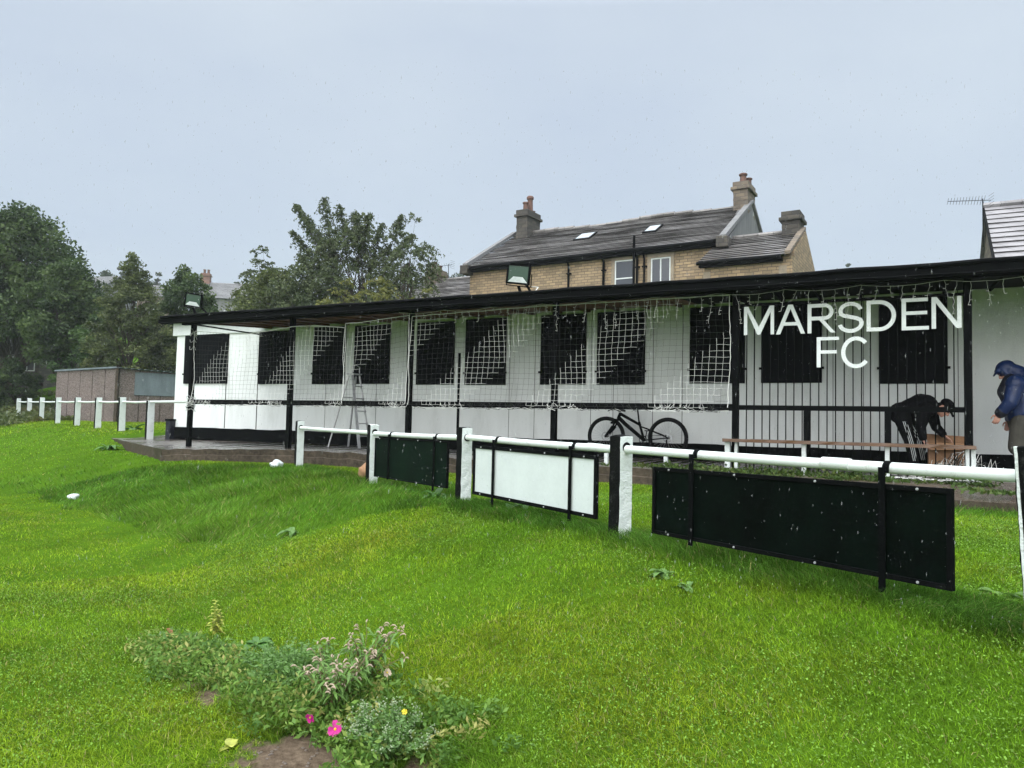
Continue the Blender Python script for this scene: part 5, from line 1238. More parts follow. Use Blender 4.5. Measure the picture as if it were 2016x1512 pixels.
# ------------------------------------------------------------------ people
def remeshed(mb, name, m, parent, vox, smooth_n=3, label=None):
    o = mb.build(name, m, parent, smooth=True, label=label)
    md = o.modifiers.new('r', 'REMESH'); md.mode = 'VOXEL'; md.voxel_size = vox; md.use_smooth_shade = True
    if smooth_n:
        ms = o.modifiers.new('s', 'SMOOTH'); ms.iterations = smooth_n; ms.factor = .5
    bpy.context.view_layer.update()
    dg = bpy.context.evaluated_depsgraph_get(); me = bpy.data.meshes.new_from_object(o.evaluated_get(dg))
    o.modifiers.clear(); o.data = me; me.name = name
    for q in me.polygons: q.use_smooth = True
    if len(me.materials) == 0:
        for x in (m if isinstance(m, (list, tuple)) else [m]): me.materials.append(x)
    return o
def limb(mb, pts, rad, n=12, sx=1.0):
    pts = [Vector(p) for p in pts]
    P_, R_ = [], []
    for i in range(len(pts) - 1):                       # rounded bends
        for q in range(5):
            f = q / 5; P_.append(pts[i].lerp(pts[i + 1], f)); R_.append(rad[i] + (rad[i + 1] - rad[i]) * f)
    P_.append(pts[-1]); R_.append(rad[-1])
    mb.tube(P_, R_, n, sx=sx)
    for p, r in zip(pts, rad): mb.ball(p, r * .99, 10, 8)
def hand(mb, wrist, d, palm_n, curl, side, s=1.0):
    """palm, four unequal curled fingers, and a thumb from the side of the palm"""
    d = Vector(d).normalized(); nrm = Vector(palm_n); nrm = (nrm - d * nrm.dot(d)).normalized(); sd = d.cross(nrm) * side
    w = Vector(wrist); 
    for k in range(4):
        a = w + d * .015 + sd * (k - 1.5) * .010; b_ = w + d * .085 * s + sd * (k - 1.5) * .0205
        limb(mb, [a, b_], [.014, .0115], 8)
        L = (.064, .075, .070, .055)[k] * s; p = b_; dd = d.copy(); r = .0095
        pts = [p]
        for j in range(3):
            ang = curl * (.5 + .25 * j) * (1 + .08 * (k - 1.5)); dd = (dd * math.cos(ang) + nrm * math.sin(ang)).normalized()
            nrm2 = (nrm - dd * nrm.dot(dd)); p = p + dd * L * (.45, .32, .23)[j]; pts.append(p)
        limb(mb, pts, [.0095, .009, .0082, .007], 8)
    t0 = w + d * .025 + sd * -.026; t1 = t0 + (d * .6 - sd * .75 + nrm * .35).normalized() * .038; t2 = t1 + (d * .9 - sd * .25 + nrm * .45).normalized() * .03; t3 = t2 + (d * .9 + nrm * .5).normalized() * .022
    limb(mb, [t0, t1, t2, t3], [.014, .0115, .0095, .008], 8)
def head(mb, c, fwd, up, s=1.0):
    f = Vector(fwd).normalized(); u = Vector(up); u = (u - f * u.dot(f)).normalized(); l = u.cross(f)
    Mx = Matrix((l, f, u)).transposed()
    at3 = lambda a, b_, c_: Vector(c) + (l * a + f * b_ + u * c_) * s
    mb.ball(at3(0, -.012, .03), (.074 * s, .093 * s, .092 * s), 16, 12, M=Mx); mb.ball(at3(0, .028, -.045), (.055 * s, .062 * s, .07 * s), 14, 10, M=Mx)
    mb.ball(at3(0, .072, -.088), (.026 * s, .022 * s, .022 * s), 10, 8, M=Mx)                      # chin
    limb(mb, [at3(0, .085, .02), at3(0, .108, -.022)], [.010 * s, .014 * s], 8); mb.ball(at3(.012, .097, -.026), .010 * s, 8, 6); mb.ball(at3(-.012, .097, -.026), .010 * s, 8, 6)
    limb(mb, [at3(-.04, .078, .028), at3(.04, .078, .028)], [.012 * s, .012 * s], 8)                # brow
    limb(mb, [at3(-.018, .088, -.052), at3(.018, .088, -.052)], [.008 * s, .008 * s], 8); limb(mb, [at3(-.015, .086, -.064), at3(.015, .086, -.064)], [.008 * s, .008 * s], 8)
    for q in (-1, 1): mb.ball(at3(q * .074, -.01, -.005), (.012 * s, .022 * s, .034 * s), 10, 8, M=Mx)
    return at3, l, f, u
def eyes(at3, parent, m):
    mb = MB()
    for q in (-1, 1): mb.ball(at3(q * .032, .078, .008), .0115, 8, 6)
    mb.build('eye', m, parent, smooth=True)
M['eye'] = plain('dark_eye', (.03, .025, .02), .2)
M['hair'] = plain('brown_hair', (.05, .035, .025), .6)
# --- person bending over the box
q = lambda px, py, D: lpt(px, py, D)
p1 = thing('person', 'person in black tracksuit and black cap bending over the cardboard box behind the bars', 'person', B.mat(B.u(1795, 925, 12.15), 12.15, .95))
pel, wst, che, nck = q(1776, 815, 12.2), q(1796, 803, 12.2), q(1822, 799, 12.2), q(1840, 802, 12.2)
hd = q(1859, 804, 12.2); uR_ = (B.w(1, 0, 0) - B.w(0, 0, 0)); vR_ = (B.w(0, 1, 0) - B.w(0, 0, 0)); zv = Vector((0, 0, 1))
g_z = .955
fl3 = lambda p: Vector((p.x, p.y, g_z + .07))
legs = [[q(1775, 818, 12.10), q(1791, 868, 12.02), fl3(q(1801, 922, 12.05))], [q(1779, 818, 12.32), q(1806, 864, 12.36), fl3(q(1817, 920, 12.38))]]
arms = [[q(1822, 808, 11.98), q(1813, 840, 11.86), q(1818, 866, 11.82)], [q(1832, 806, 12.36), q(1843, 841, 12.36), q(1859, 857, 12.25)]]
mb = MB()
limb(mb, [pel, wst, che], [.125, .115, .135]); limb(mb, [che, nck, hd], [.09, .06, .055])
for L in legs: limb(mb, L, [.075, .052, .04])
for A in arms: limb(mb, A, [.05, .038, .027])
at3, *_ = head(mb, hd, uR_ * .55 - zv * .84 - vR_ * .15, uR_ * .84 + zv * .55)
hand(mb, arms[0][2], uR_ * .35 - zv * .9, uR_ * .8 - vR_ * .1, .45, 1); hand(mb, arms[1][2], uR_ * .75 - zv * .6, -zv * .7 - uR_ * .4, .4, -1)
for L in legs: limb(mb, [L[2], L[2] + uR_ * .12 - zv * .035], [.04, .03])
body = remeshed(mb, 'body', M['skin'], p1, .0065, 2)
eyes(at3, p1, M['eye'])
mb = MB(); limb(mb, [pel.lerp(wst, .3), wst, che], [.155, .150, .170]); limb(mb, [che, nck], [.150, .085])
limb(mb, [arms[0][0], arms[1][0]], [.105, .105])
for A in arms: limb(mb, [A[0], A[1], A[1].lerp(A[2], .86)], [.095, .068, .052])
limb(mb, [q(1800, 797, 12.2), q(1812, 792, 12.2), q(1826, 797, 12.2)], [.12, .13, .10])
remeshed(mb, 'jacket', M['black_cloth'], p1, .012, 3)
mb = MB(); limb(mb, [pel + zv * .01 - uR_ * .02, pel.lerp(wst, .45)], [.165, .150])
for L in legs: limb(mb, [L[0], L[1], L[2] + zv * .05], [.125, .078, .062])
trs = remeshed(mb, 'trousers', M['black_cloth'], p1, .012, 3)
for L, sgn in zip(legs, (-1, -1)):                      # three white side stripes down each leg
    for o_ in (-.022, 0, .022):
        mb = MB(); pts, up_ = [], []
        for k in range(13):
            f = .12 + .80 * k / 12; a = L[0].lerp(L[1], f * 2) if f < .5 else L[1].lerp(L[2] + zv * .05, f * 2 - 1)
            r = (.125 + (.078 - .125) * f * 2) if f < .5 else (.078 + (.062 - .078) * (f * 2 - 1))
            pts.append(a - vR_ * (r * .965 + .002) + uR_ * (o_ + .015))
        mb.tube(pts, .0045, 5); mb.build('stripe', M['white'], trs)
mb = MB(); l_, f_, u_ = _
hat = lambda a, b_, c_: at3(a, b_, c_)
Mx = Matrix((l_, f_, u_)).transposed()
mb.ball(hat(0, -.012, .058), (.092, .112, .085), 18, 12, M=Mx); limb(mb, [hat(-.05, .085, .048), hat(.05, .085, .048)], [.014, .014]); limb(mb, [hat(-.045, .12, .036), hat(.045, .12, .036)], [.013, .013]); limb(mb, [hat(-.03, .15, .026), hat(.03, .15, .026)], [.011, .011]); limb(mb, [hat(0, .08, .045), hat(0, .155, .025)], [.02, .014])
limb(mb, [hat(-.05, -.075, -.02), hat(.05, -.075, -.02)], [.03, .03])
remeshed(mb, 'cap', M['black_cloth'], p1, .008, 2)
for L in legs:
    mb = MB(); limb(mb, [L[2] - zv * .03 - uR_ * .04, L[2] + uR_ * .08 - zv * .035, L[2] + uR_ * .17 - zv * .045], [.05, .045, .032], 10, 1.0); remeshed(mb, 'shoe', M['plastic'], p1, .009, 2)
# --- person in the blue coat, head down, walking left
p2 = thing('person', 'person in hooded blue waterproof coat and grey shorts walking with head bowed', 'person', B.mat(B.u(2008, 935, 12.0), 12.0, .95))
q2 = lambda px, py, D=12.0: lpt(px, py, D)
hip, wst, che, nck, hd = q2(2012, 828), q2(2012, 800), q2(2006, 762), q2(1996, 742), q2(1981, 730)
hd = hd + zv * -.02
arms = [[q2(2000, 757, 11.74), q2(1990, 792, 11.68), q2(1968, 815, 11.74)], [q2(2004, 757, 12.24), q2(2000, 800, 12.3), q2(1987, 828, 12.28)]]
legs = [[q2(2010, 832, 11.88), q2(2003, 885, 11.86), fl3(q2(2009, 935, 11.86))], [q2(2016, 832, 12.12), q2(2020, 884, 12.12), fl3(q2(2034, 932, 12.12))]]
mb = MB(); limb(mb, [hip, wst, che], [.13, .13, .15]); limb(mb, [che, nck, hd], [.09, .062, .056])
for L in legs: limb(mb, L, [.085, .062, .043])
for A in arms: limb(mb, A, [.05, .04, .029])
at3, l_, f_, u_ = head(mb, hd, -uR_ * .80 - zv * .60, -uR_ * .6 + zv * .8)
hand(mb, arms[0][2], -uR_ * .35 - zv * .85, -uR_ * .1 + vR_ * .9, .55, 1); hand(mb, arms[1][2], -zv * .95 - uR_ * .2, vR_ * -.8, .5, -1)
for L in legs: limb(mb, [L[2], L[2] - uR_ * .13 - zv * .035], [.043, .03])
remeshed(mb, 'body', M['skin'], p2, .0065, 2); eyes(at3, p2, M['eye'])
mb = MB(); limb(mb, [q2(2012, 815), wst, che], [.205, .20, .205]); limb(mb, [che, nck], [.19, .115]); limb(mb, [arms[0][0], arms[1][0]], [.13, .13])
limb(mb, [q2(2024, 770), q2(2018, 750), q2(2002, 738)], [.15, .16, .12])
for A in arms: limb(mb, [A[0], A[1], A[1].lerp(A[2], .84)], [.115, .09, .072])
jk = remeshed(mb, 'coat', M['blue_cloth'], p2, .013, 3)
mb = MB(); A = arms[0]; limb(mb, [q2(1990, 750, 11.83), q2(1982, 772, 11.8), q2(1984, 790, 11.72)], [.10, .115, .075]); remeshed(mb, 'front_panel', M['navy_cloth'], jk, .012, 3)
mb = MB(); limb(mb, [A[1].lerp(A[2], .78), A[1].lerp(A[2], .90)], [.078, .074]); remeshed(mb, 'cuff', M['navy_cloth'], jk, .010, 2)
mb = MB(); hat = at3; Mx = Matrix((l_, f_, u_)).transposed()
mb.ball(hat(0, -.025, .045), (.108, .125, .112), 18, 12, M=Mx); limb(mb, [hat(-.065, .075, .075), hat(.065, .075, .075)], [.03, .03]); limb(mb, [hat(-.05, .118, .058), hat(.05, .118, .058)], [.014, .014]); limb(mb, [hat(-.03, .142, .048), hat(.03, .142, .048)], [.012, .012]); limb(mb, [hat(0, -.06, -.03), hat(0, -.10, -.10)], [.11, .11])
for s in (-1, 1): limb(mb, [hat(s * .075, .02, .03), hat(s * .075, .01, -.08)], [.035, .04])
remeshed(mb, 'hood', M['blue_cloth'], p2, .009, 2)
mb = MB(); limb(mb, [hip + zv * .06, hip - zv * .03], [.175, .17])
for L in legs: limb(mb, [L[0], L[0].lerp(L[1], .92)], [.125, .115])
remeshed(mb, 'shorts', M['grey_cloth'], p2, .012, 3)
for L in legs:
    mb = MB(); limb(mb, [L[2] - zv * .03 + uR_ * .04, L[2] - uR_ * .08 - zv * .035, L[2] - uR_ * .18 - zv * .045], [.052, .046, .034]); remeshed(mb, 'shoe', M['plastic'], p2, .009, 2)

# ------------------------------------------------------------------ trees
LM = {}
LM['dark'] = leafmat('dark_leaves', (.020, .042, .014), (.048, .083, .024), (.11, .16, .045))
LM['olive'] = leafmat('olive_leaves', (.042, .060, .022), (.085, .11, .038), (.16, .19, .065))
LM['willow'] = leafmat('yellow_green_leaves', (.075, .09, .026), (.135, .15, .042), (.24, .235, .07))
LM['birch'] = leafmat('birch_leaves', (.038, .058, .026), (.075, .10, .045), (.14, .17, .07))
LM['green'] = leafmat('mid_green_leaves', (.025, .055, .016), (.05, .10, .026), (.09, .15, .035))
LM['far'] = leafmat('far_leaves', (.03, .045, .025), (.05, .07, .035), (.08, .095, .05))
def leaf_quads(C, size, rg, elong=1.7, hang=.0):
    """diamond leaves at centres C with random facing; hang pulls their long axis down"""
    n = len(C); a = rg.normal(size=(n, 3)); a[:, 2] = a[:, 2] * (1 - hang) - hang * 1.2; a /= np.linalg.norm(a, axis=1, keepdims=True)
    b_ = rg.normal(size=(n, 3)); b_ -= a * (a * b_).sum(1, keepdims=True); b_ /= np.linalg.norm(b_, axis=1, keepdims=True)
    s = size * rg.uniform(.6, 1.35, n)[:, None]
    V = np.stack([C - a * s * elong * .5, C + b_ * s * .5, C + a * s * elong * .5, C - b_ * s * .5], 1).reshape(-1, 3)
    return V, np.arange(n * 4).reshape(n, 4)
def tree(name, label, base, hgt, prof, nclump, per, clump_r, leaf, lm, seed, spread=(1, 1), stems=1, droop=0, twig=0, cat='tree', trunk_r=.14, group=None, hollow=.35, elong=1.7, shift=(0, 0), lift=0.0, leaders=()):
    """prof: (height share, radius) pairs of the crown outline"""
    rg = np.random.default_rng(seed); rd = random.Random(seed); base = Vector(base)
    t = thing(name, label, cat, base, group=group)
    ph, pr = [p[0] for p in prof], [p[1] for p in prof]
    # clump centres, mostly near the outline, thrown off it by lumps
    hs_ = rg.uniform(ph[0], ph[-1], nclump * 4); w = np.interp(hs_, ph, pr); keep = rg.random(len(hs_)) < (w / max(pr)) ** 1.2; hs_ = hs_[keep][:nclump]; n = len(hs_)
    th = rg.uniform(0, 2 * np.pi, n); rad = np.interp(hs_, ph, pr) * (hollow + (1 - hollow) * rg.random(n) ** .6) * (1 + .22 * np.sin(th * 3 + hs_ * 9 + seed) + .12 * np.sin(th * 5 - hs_ * 14))
    cx = rad * np.cos(th) * spread[0] + shift[0] * hs_; cy = rad * np.sin(th) * spread[1] + shift[1] * hs_
    C = np.stack([base.x + cx, base.y + cy, base.z + hs_ * hgt], -1)
    mb = MB(); tops = []
    for s in range(stems):
        a = rd.uniform(0, 6.28) if stems > 1 else 0; o = .25 if stems > 1 else 0
        ex, ey = (rd.uniform(-.5, .5) * pr[len(pr) // 2] * (stems > 1)) + shift[0], rd.uniform(-.3, .3) * (stems > 1) + shift[1]
        H_ = hgt * rd.uniform(.8, .96); pts = []; k = 9
        for i in range(k + 1):
            f = i / k; pts.append(base + Vector((math.cos(a) * o + ex * f ** 1.5 + rd.uniform(-.06, .06) * f, math.sin(a) * o + ey * f ** 1.5 + rd.uniform(-.06, .06) * f, -.3 + (H_ + .3) * f)))
        r0 = trunk_r / math.sqrt(stems); mb.tube(pts, [r0 * (1.15 - 1.05 * i / k) for i in range(k + 1)], 8); tops.append((pts, r0))
    sel = rg.permutation(n)[:min(n, 150)]
    for i in sel:                                       # limbs reach for the clumps
        pts, r0 = tops[rd.randrange(stems)]; c = Vector(C[i]); f = max(.12, min(.93, (c.z - base.z) / hgt - rd.uniform(.08, .25))); x = f * (len(pts) - 1); j = min(int(x), len(pts) - 2); p = pts[j].lerp(pts[j + 1], x - j)
        mid = p.lerp(c, .55) + Vector((0, 0, (c - p).length * .12)); r = r0 * (1.1 - f) * .30 + .006
        mb.tube([p, mid, c], [r, r * .6, r * .2], 5, caps=False)
    C0 = C; pts_, tint = [], []
    if twig:                                            # drooping sprays: strings of leaves hanging from each clump
        D = rg.normal(size=(n, 3)); D[:, 2] = np.abs(D[:, 2]) * .5; ctr = np.array([base.x, base.y, base.z + hgt * .5]); out = C - ctr; out[:, 2] *= .3; out /= np.linalg.norm(out, axis=1, keepdims=True) + 1e-6
        for i in range(n):
            for k in range(twig):
                d = out[i] * .9 + rg.normal(size=3) * .55; d[2] = abs(d[2]) * .4 + .25; d /= np.linalg.norm(d); L = rg.uniform(.5, 1.35) * clump_r * 2.0
                m = per // twig; f = rg.random(m) ** .8; q_ = C[i] + np.outer(f, d) * L + np.outer(f ** 2, [0, 0, -1]) * L * droop + rg.normal(size=(m, 3)) * clump_r * .075
                pts_.append(q_); tint.append(np.clip(.28 + .25 * rg.random() + .25 * f + rg.normal(0, .12, m), 0, 1))
                if k == 0: mb.tube([Vector(C[i]), Vector(C[i] + d * L * .5 - np.array([0, 0, 1]) * .25 * L * droop), Vector(C[i] + d * L - np.array([0, 0, 1]) * L * droop)], [.014, .009, .003], 4, caps=False)
    else:
        for i in range(n):
            m = per; q_ = rg.normal(size=(m, 3)); q_ /= np.linalg.norm(q_, axis=1, keepdims=True); q_ *= (rg.random(m) ** .45)[:, None]; r = clump_r * rg.uniform(.6, 1.3)
            q_ = q_ * np.array([r * 1.1, r * 1.1, r * .75]); q_[:, 2] -= droop * (q_[:, 0] ** 2 + q_[:, 1] ** 2) / r
            pts_.append(C[i] + q_); tint.append(np.clip(rg.uniform(.15, .75) + rg.normal(0, .16, m), 0, 1))
    for li, (tip, f0) in enumerate(leaders):             # plumes that rise out of the crown and nod over
        tip = Vector(tip); pts, r0 = tops[li % stems]; p0 = pts[4]; k = 14
        ctrl = p0.lerp(tip, .55) + Vector((0, 0, (tip - p0).length * .10))
        path = [p0.lerp(ctrl, f).lerp(ctrl.lerp(tip, f), f) for f in [i / k for i in range(k + 1)]]
        mb.tube(path, [.045 * (1.05 - i / k) + .004 for i in range(k + 1)], 5, caps=False)
        for q in range(95):
            f = f0 + (1 - f0) * rg.random() ** .8; x = f * k; j = min(int(x), k - 1); c = np.array(path[j].lerp(path[j + 1], x - j)); d = rg.normal(size=3); d[2] = abs(d[2]) * .5 + .1; d /= np.linalg.norm(d); L = (.22 + 1.0 * (1 - f) ** .7) * rg.uniform(.5, 1.2); m = 16
            g_ = rg.random(m) ** .8; q_ = c + np.outer(g_, d) * L + np.outer(g_ ** 2, [0, 0, -1]) * (L * .75 + .12) + rg.normal(size=(m, 3)) * .035
            pts_.append(q_); tint.append(np.clip(.35 + .3 * rg.random() + rg.normal(0, .12, m), 0, 1))
            if q % 3 == 0: mb.tube([Vector(c), Vector(c + d * L * .5 - np.array([0, 0, .2 * L])), Vector(c + d * L - np.array([0, 0, .75 * L + .1]))], [.009, .006, .002], 4, caps=False)
    P_ = np.concatenate(pts_); T = np.concatenate(tint)
    V, Fc = leaf_quads(P_, leaf, rg, elong, .45 if droop else .1)
    mb.build('trunk', M['bark'], t, smooth=True)
    fast_mesh('crown', V, Fc, LM[lm], parent=t, tint=np.repeat(T, 4))
    return t
def gz_(px, Y): 
    X = ray(px, 800).x / ray(px, 800).y * Y; return Vector((X, Y, tz(X, Y) - .05))
def m_per_px(Y): return Y / FPX
# heights in metres from photo rows
def hgt_at(py, px, Y, base): return at(px, py, Y).z - base.z
Y = 43; b_ = gz_(20, Y); h_ = hgt_at(404, 20, Y, b_)
tree('broadleaf_tree', 'biggest dense dark tree, standing over the sooty cottages', b_, h_, [(.31, 3.2), (.38, 4.2), (.5, 4.1), (.66, 3.5), (.8, 2.5), (.92, 1.3), (1.0, .25)], 400, 165, .78, .125, 'dark', 1, (1.0, .8), trunk_r=.34, hollow=.45)
Y = 46; b_ = gz_(-120, Y); h_ = hgt_at(430, -120, Y, b_)
tree('broadleaf_tree', 'dark tree standing close behind the biggest dark tree', b_, h_, [(.30, 3.0), (.42, 4.6), (.7, 3.8), (.9, 2.0), (1.0, .4)], 200, 130, .9, .15, 'dark', 12, trunk_r=.3, hollow=.45)
Y = 40; b_ = gz_(118, Y); h_ = hgt_at(512, 112, Y, b_)
tree('broadleaf_tree', 'lower dark tree merging into the flank of the biggest dark tree', b_, h_, [(.34, 1.4), (.42, 1.9), (.6, 1.8), (.8, 1.2), (.93, .6), (1.0, .15)], 130, 150, .55, .11, 'dark', 2, trunk_r=.16)
Y = 37.5; b_ = gz_(250, Y); h_ = hgt_at(490, 250, Y, b_)
tree('birch_tree', 'pointed olive birch tree standing behind the shed', b_, h_, [(.06, 1.5), (.2, 2.2), (.38, 2.15), (.55, 1.75), (.7, 1.25), (.82, .75), (.93, .30), (1.0, .03)], 400, 110, .33, .075, 'olive', 3, (1.05, .9), droop=.25, trunk_r=.12)
Y = 41; b_ = gz_(352, Y); h_ = hgt_at(528, 350, Y, b_)
tree('broadleaf_tree', 'rounded dark green tree between the shed and the clubhouse corner', b_, h_, [(.04, 1.5), (.25, 2.1), (.5, 2.1), (.72, 1.75), (.88, 1.0), (1.0, .2)], 230, 140, .48, .10, 'dark', 4, trunk_r=.15)
Y = 40.5; b_ = gz_(22, Y); h_ = hgt_at(712, 22, Y, b_)
tree('bush', 'dark ragged bush hiding the foot of the biggest dark tree', b_, h_, [(.0, 1.0), (.5, 1.2), (.8, .8), (1.0, .2)], 70, 120, .38, .09, 'dark', 31, cat='bush', trunk_r=.06)
Y = 39; b_ = gz_(185, Y); h_ = hgt_at(625, 185, Y, b_)
tree('bush', 'low green bush behind the shed roof between the trees', b_, h_, [(.0, 1.4), (.4, 1.9), (.75, 1.4), (1.0, .3)], 90, 130, .45, .095, 'green', 5, cat='bush', trunk_r=.08)
Y = 33.5; b_ = gz_(690, Y); h_ = hgt_at(428, 690, Y, b_)
LEAD = [(at(px, py, Y + dy_), f_) for px, py, dy_, f_ in ((582, 402, 0, .5), (606, 425, .8, .45), (638, 388, .3, .5), (668, 402, -.6, .5), (700, 414, .6, .5), (728, 420, -.4, .5), (752, 440, .3, .5), (792, 424, .2, .55), (812, 462, -.5, .5), (575, 455, .4, .45), (806, 520, .2, .5), (590, 500, -.5, .4))]
tree('birch_tree', 'tall wispy birch with drooping twigs behind the middle of the canopy', b_, h_, [(.24, 1.6), (.42, 2.3), (.58, 2.4), (.72, 2.1), (.84, 1.5), (.93, .9), (1.0, .3)], 300, 112, .44, .064, 'birch', 6, (1.05, .8), stems=3, droop=.75, twig=4, trunk_r=.20, hollow=.3, elong=1.9, shift=(0, 0), leaders=LEAD)
Y = 31.5; b_ = gz_(775, Y); h_ = hgt_at(432, 790, Y, b_)
tree('birch_tree', 'slender birch leaning out towards the chimney of the low house', b_, h_, [(.25, .8), (.5, 1.15), (.72, 1.0), (.87, .65), (1.0, .2)], 80, 120, .5, .064, 'birch', 16, (1, .8), droop=.8, twig=4, trunk_r=.08, hollow=.2, elong=1.9, shift=(.55, 0))
Y = 34; b_ = gz_(525, Y); h_ = hgt_at(520, 540, Y, b_)
tree('broadleaf_tree', 'broad olive tree behind the canopy next to the grey far house', b_, h_, [(.1, 1.8), (.4, 2.5), (.62, 2.35), (.8, 1.7), (.93, 1.0), (1.0, .25)], 260, 150, .5, .075, 'olive', 7, (1.0, .85), droop=.25, trunk_r=.15, shift=(.2, 0))
Y = 36; b_ = gz_(505, Y); h_ = hgt_at(488, 500, Y, b_)
tree('birch_tree', 'thin birch whose small round top stands clear of the broad olive tree', b_, h_, [(.6, .5), (.75, .62), (.86, .68), (.95, .45), (1.0, .15)], 46, 110, .36, .066, 'birch', 8, droop=.8, twig=4, trunk_r=.07, hollow=.1)
Y = 33; b_ = gz_(622, Y); h_ = hgt_at(505, 620, Y, b_)
tree('broadleaf_tree', 'dark leafy tree filling in under the wispy birch', b_, h_, [(.1, 1.9), (.45, 2.4), (.68, 2.2), (.85, 1.4), (1.0, .25)], 200, 150, .48, .072, 'birch', 9, (1.15, .8), droop=.25, trunk_r=.12)
Y = 25.5
for px, py, w, sd_, lb in ((668, 556, .85, 21, 'yellow green willow bush, widest of those showing over the canopy roof'), (738, 546, .62, 22, 'yellow green willow bush at the foot of the slender leaning birch'), (790, 572, .42, 23, 'small yellowing willow bush in front of the low slate roof')):
    b_ = gz_(px, Y); h_ = hgt_at(py, px, Y, b_); tree('willow_bush', lb, b_, h_, [(.25, w * .8), (.6, w * 1.15), (.82, w * .85), (1.0, w * .18)], int(75 * w + 20), 70, .34, .062, 'willow', sd_, droop=.75, twig=5, cat='bush', trunk_r=.06, hollow=.15, elong=2.6)
b_ = gz_(832, 24.5); h_ = hgt_at(560, 832, 24.5, b_)
tree('willow_bush', 'two yellowish willow sprigs standing against the low slate roof', b_, h_, [(.82, .3), (.9, .28), (1.0, .05)], 9, 60, .2, .05, 'willow', 25, droop=.7, twig=4, cat='bush', trunk_r=.03, hollow=.1, elong=2.6)
# trees on the far hillside, each with its own crown
k = 0
for px, py, Y, wpx in ((165, 546, 118, 24), (212, 530, 135, 34), (240, 526, 140, 30), (285, 532, 138, 34), (312, 538, 135, 26), (190, 540, 130, 30), (468, 548, 112, 22), (440, 560, 120, 18), (815, 552, 130, 30), (840, 545, 140, 30), (872, 538, 150, 40), (905, 527, 150, 40), (935, 522, 155, 40), (1650, 523, 150, 16), (1668, 516, 150, 18), (1690, 518, 152, 16), (1625, 527, 155, 16)):
    p = at(px, py, Y); w = wpx * m_per_px(Y) * .5; zb2 = tz(p.x, p.y); hh = max(4, min(12, p.z - zb2)); base = Vector((p.x, p.y, p.z - hh))
    tree('far_tree', 'misty tree on the far hillside', base, hh, [(.15, w * .8), (.45, w * 1.1), (.75, w * .9), (1.0, w * .2)], 36, 60, w * .45, .26, 'far', 40 + k, trunk_r=.2, group='misty trees on the far hillside'); k += 1

# rough growth below the cottages
rg = np.random.default_rng(77); n = 26000
Xr = rg.uniform(-33, -19.5, n); Yr = rg.uniform(30.5, 47, n); keep = (fbm(Xr * .35, Yr * .35, 81) + .2 * rg.random(n)) > .50; Xr, Yr = Xr[keep], Yr[keep]
hh = .75 * fbm(Xr * .5, Yr * .5, 82) ** 1.5 * rg.random(len(Xr)) + .05
V, Fc = leaf_quads(np.stack([Xr, Yr, terrain(Xr, Yr) + hh], -1), .12, rg, 1.6); LM['rough'] = leafmat('rough_growth', (.045, .07, .02), (.085, .11, .03), (.17, .14, .06))
fast_mesh('undergrowth', V, Fc, LM['rough'], tint=np.repeat(np.clip(fbm(Xr * .6, Yr * .6, 84) * 1.3 - .15 + rg.normal(0, .12, len(Xr)), 0, 1), 4), kind='stuff', label='rough green and rusty undergrowth below the cottages')
p = at(66, 750, 44); mb = MB(); mb.bar(at(55, 745, 43), at(82, 757, 42), .16, .16); mb.build('beam', M['kerb'], label='fallen grey timber lying in the undergrowth below the cottages', cat='timber', origin=p)
# weeds along the edge of the terrace
rg = np.random.default_rng(78); C, T = [], []
for px0, px1, v0_, v1_, n_, hm in ((1120, 1200, 10.3, 10.6, 14, .07), (1240, 1420, 10.2, 10.75, 34, .055), (1440, 1760, 10.35, 10.75, 46, .05), (1760, 1960, 10.3, 10.8, 12, .035), (1890, 2010, 9.4, 9.7, 8, .03)):
    for _i in range(n_):
        u = rg.uniform(B.u(px0, 920, 10.5), B.u(px1, 920, 10.5)); v = rg.uniform(v0_, v1_); hh = hm * rg.uniform(.3, 1.2); m = int(rg.integers(14, 45)); r = rg.uniform(.05, .14); c = B.w(u, v, TZ - .03 * (v < 10.6))
        q_ = rg.normal(size=(m, 3)) * np.array([r, r * .8, hh * .5]) + np.array([c.x, c.y, c.z + hh * .5]); q_[:, 2] = np.maximum(q_[:, 2], c.z + .005); C.append(q_); T.append(np.clip(rg.uniform(.1, .8) + rg.normal(0, .12, m), 0, 1))
V, Fc = leaf_quads(np.concatenate(C), .034, rg, 1.9); LM['weed'] = leafmat('weed_leaves', (.03, .055, .012), (.065, .12, .022), (.13, .14, .04))
fast_mesh('weeds', V, Fc, LM['weed'], tint=np.repeat(np.concatenate(T), 4), kind='stuff', label='low weeds and moss growing along the wet path by the bench')

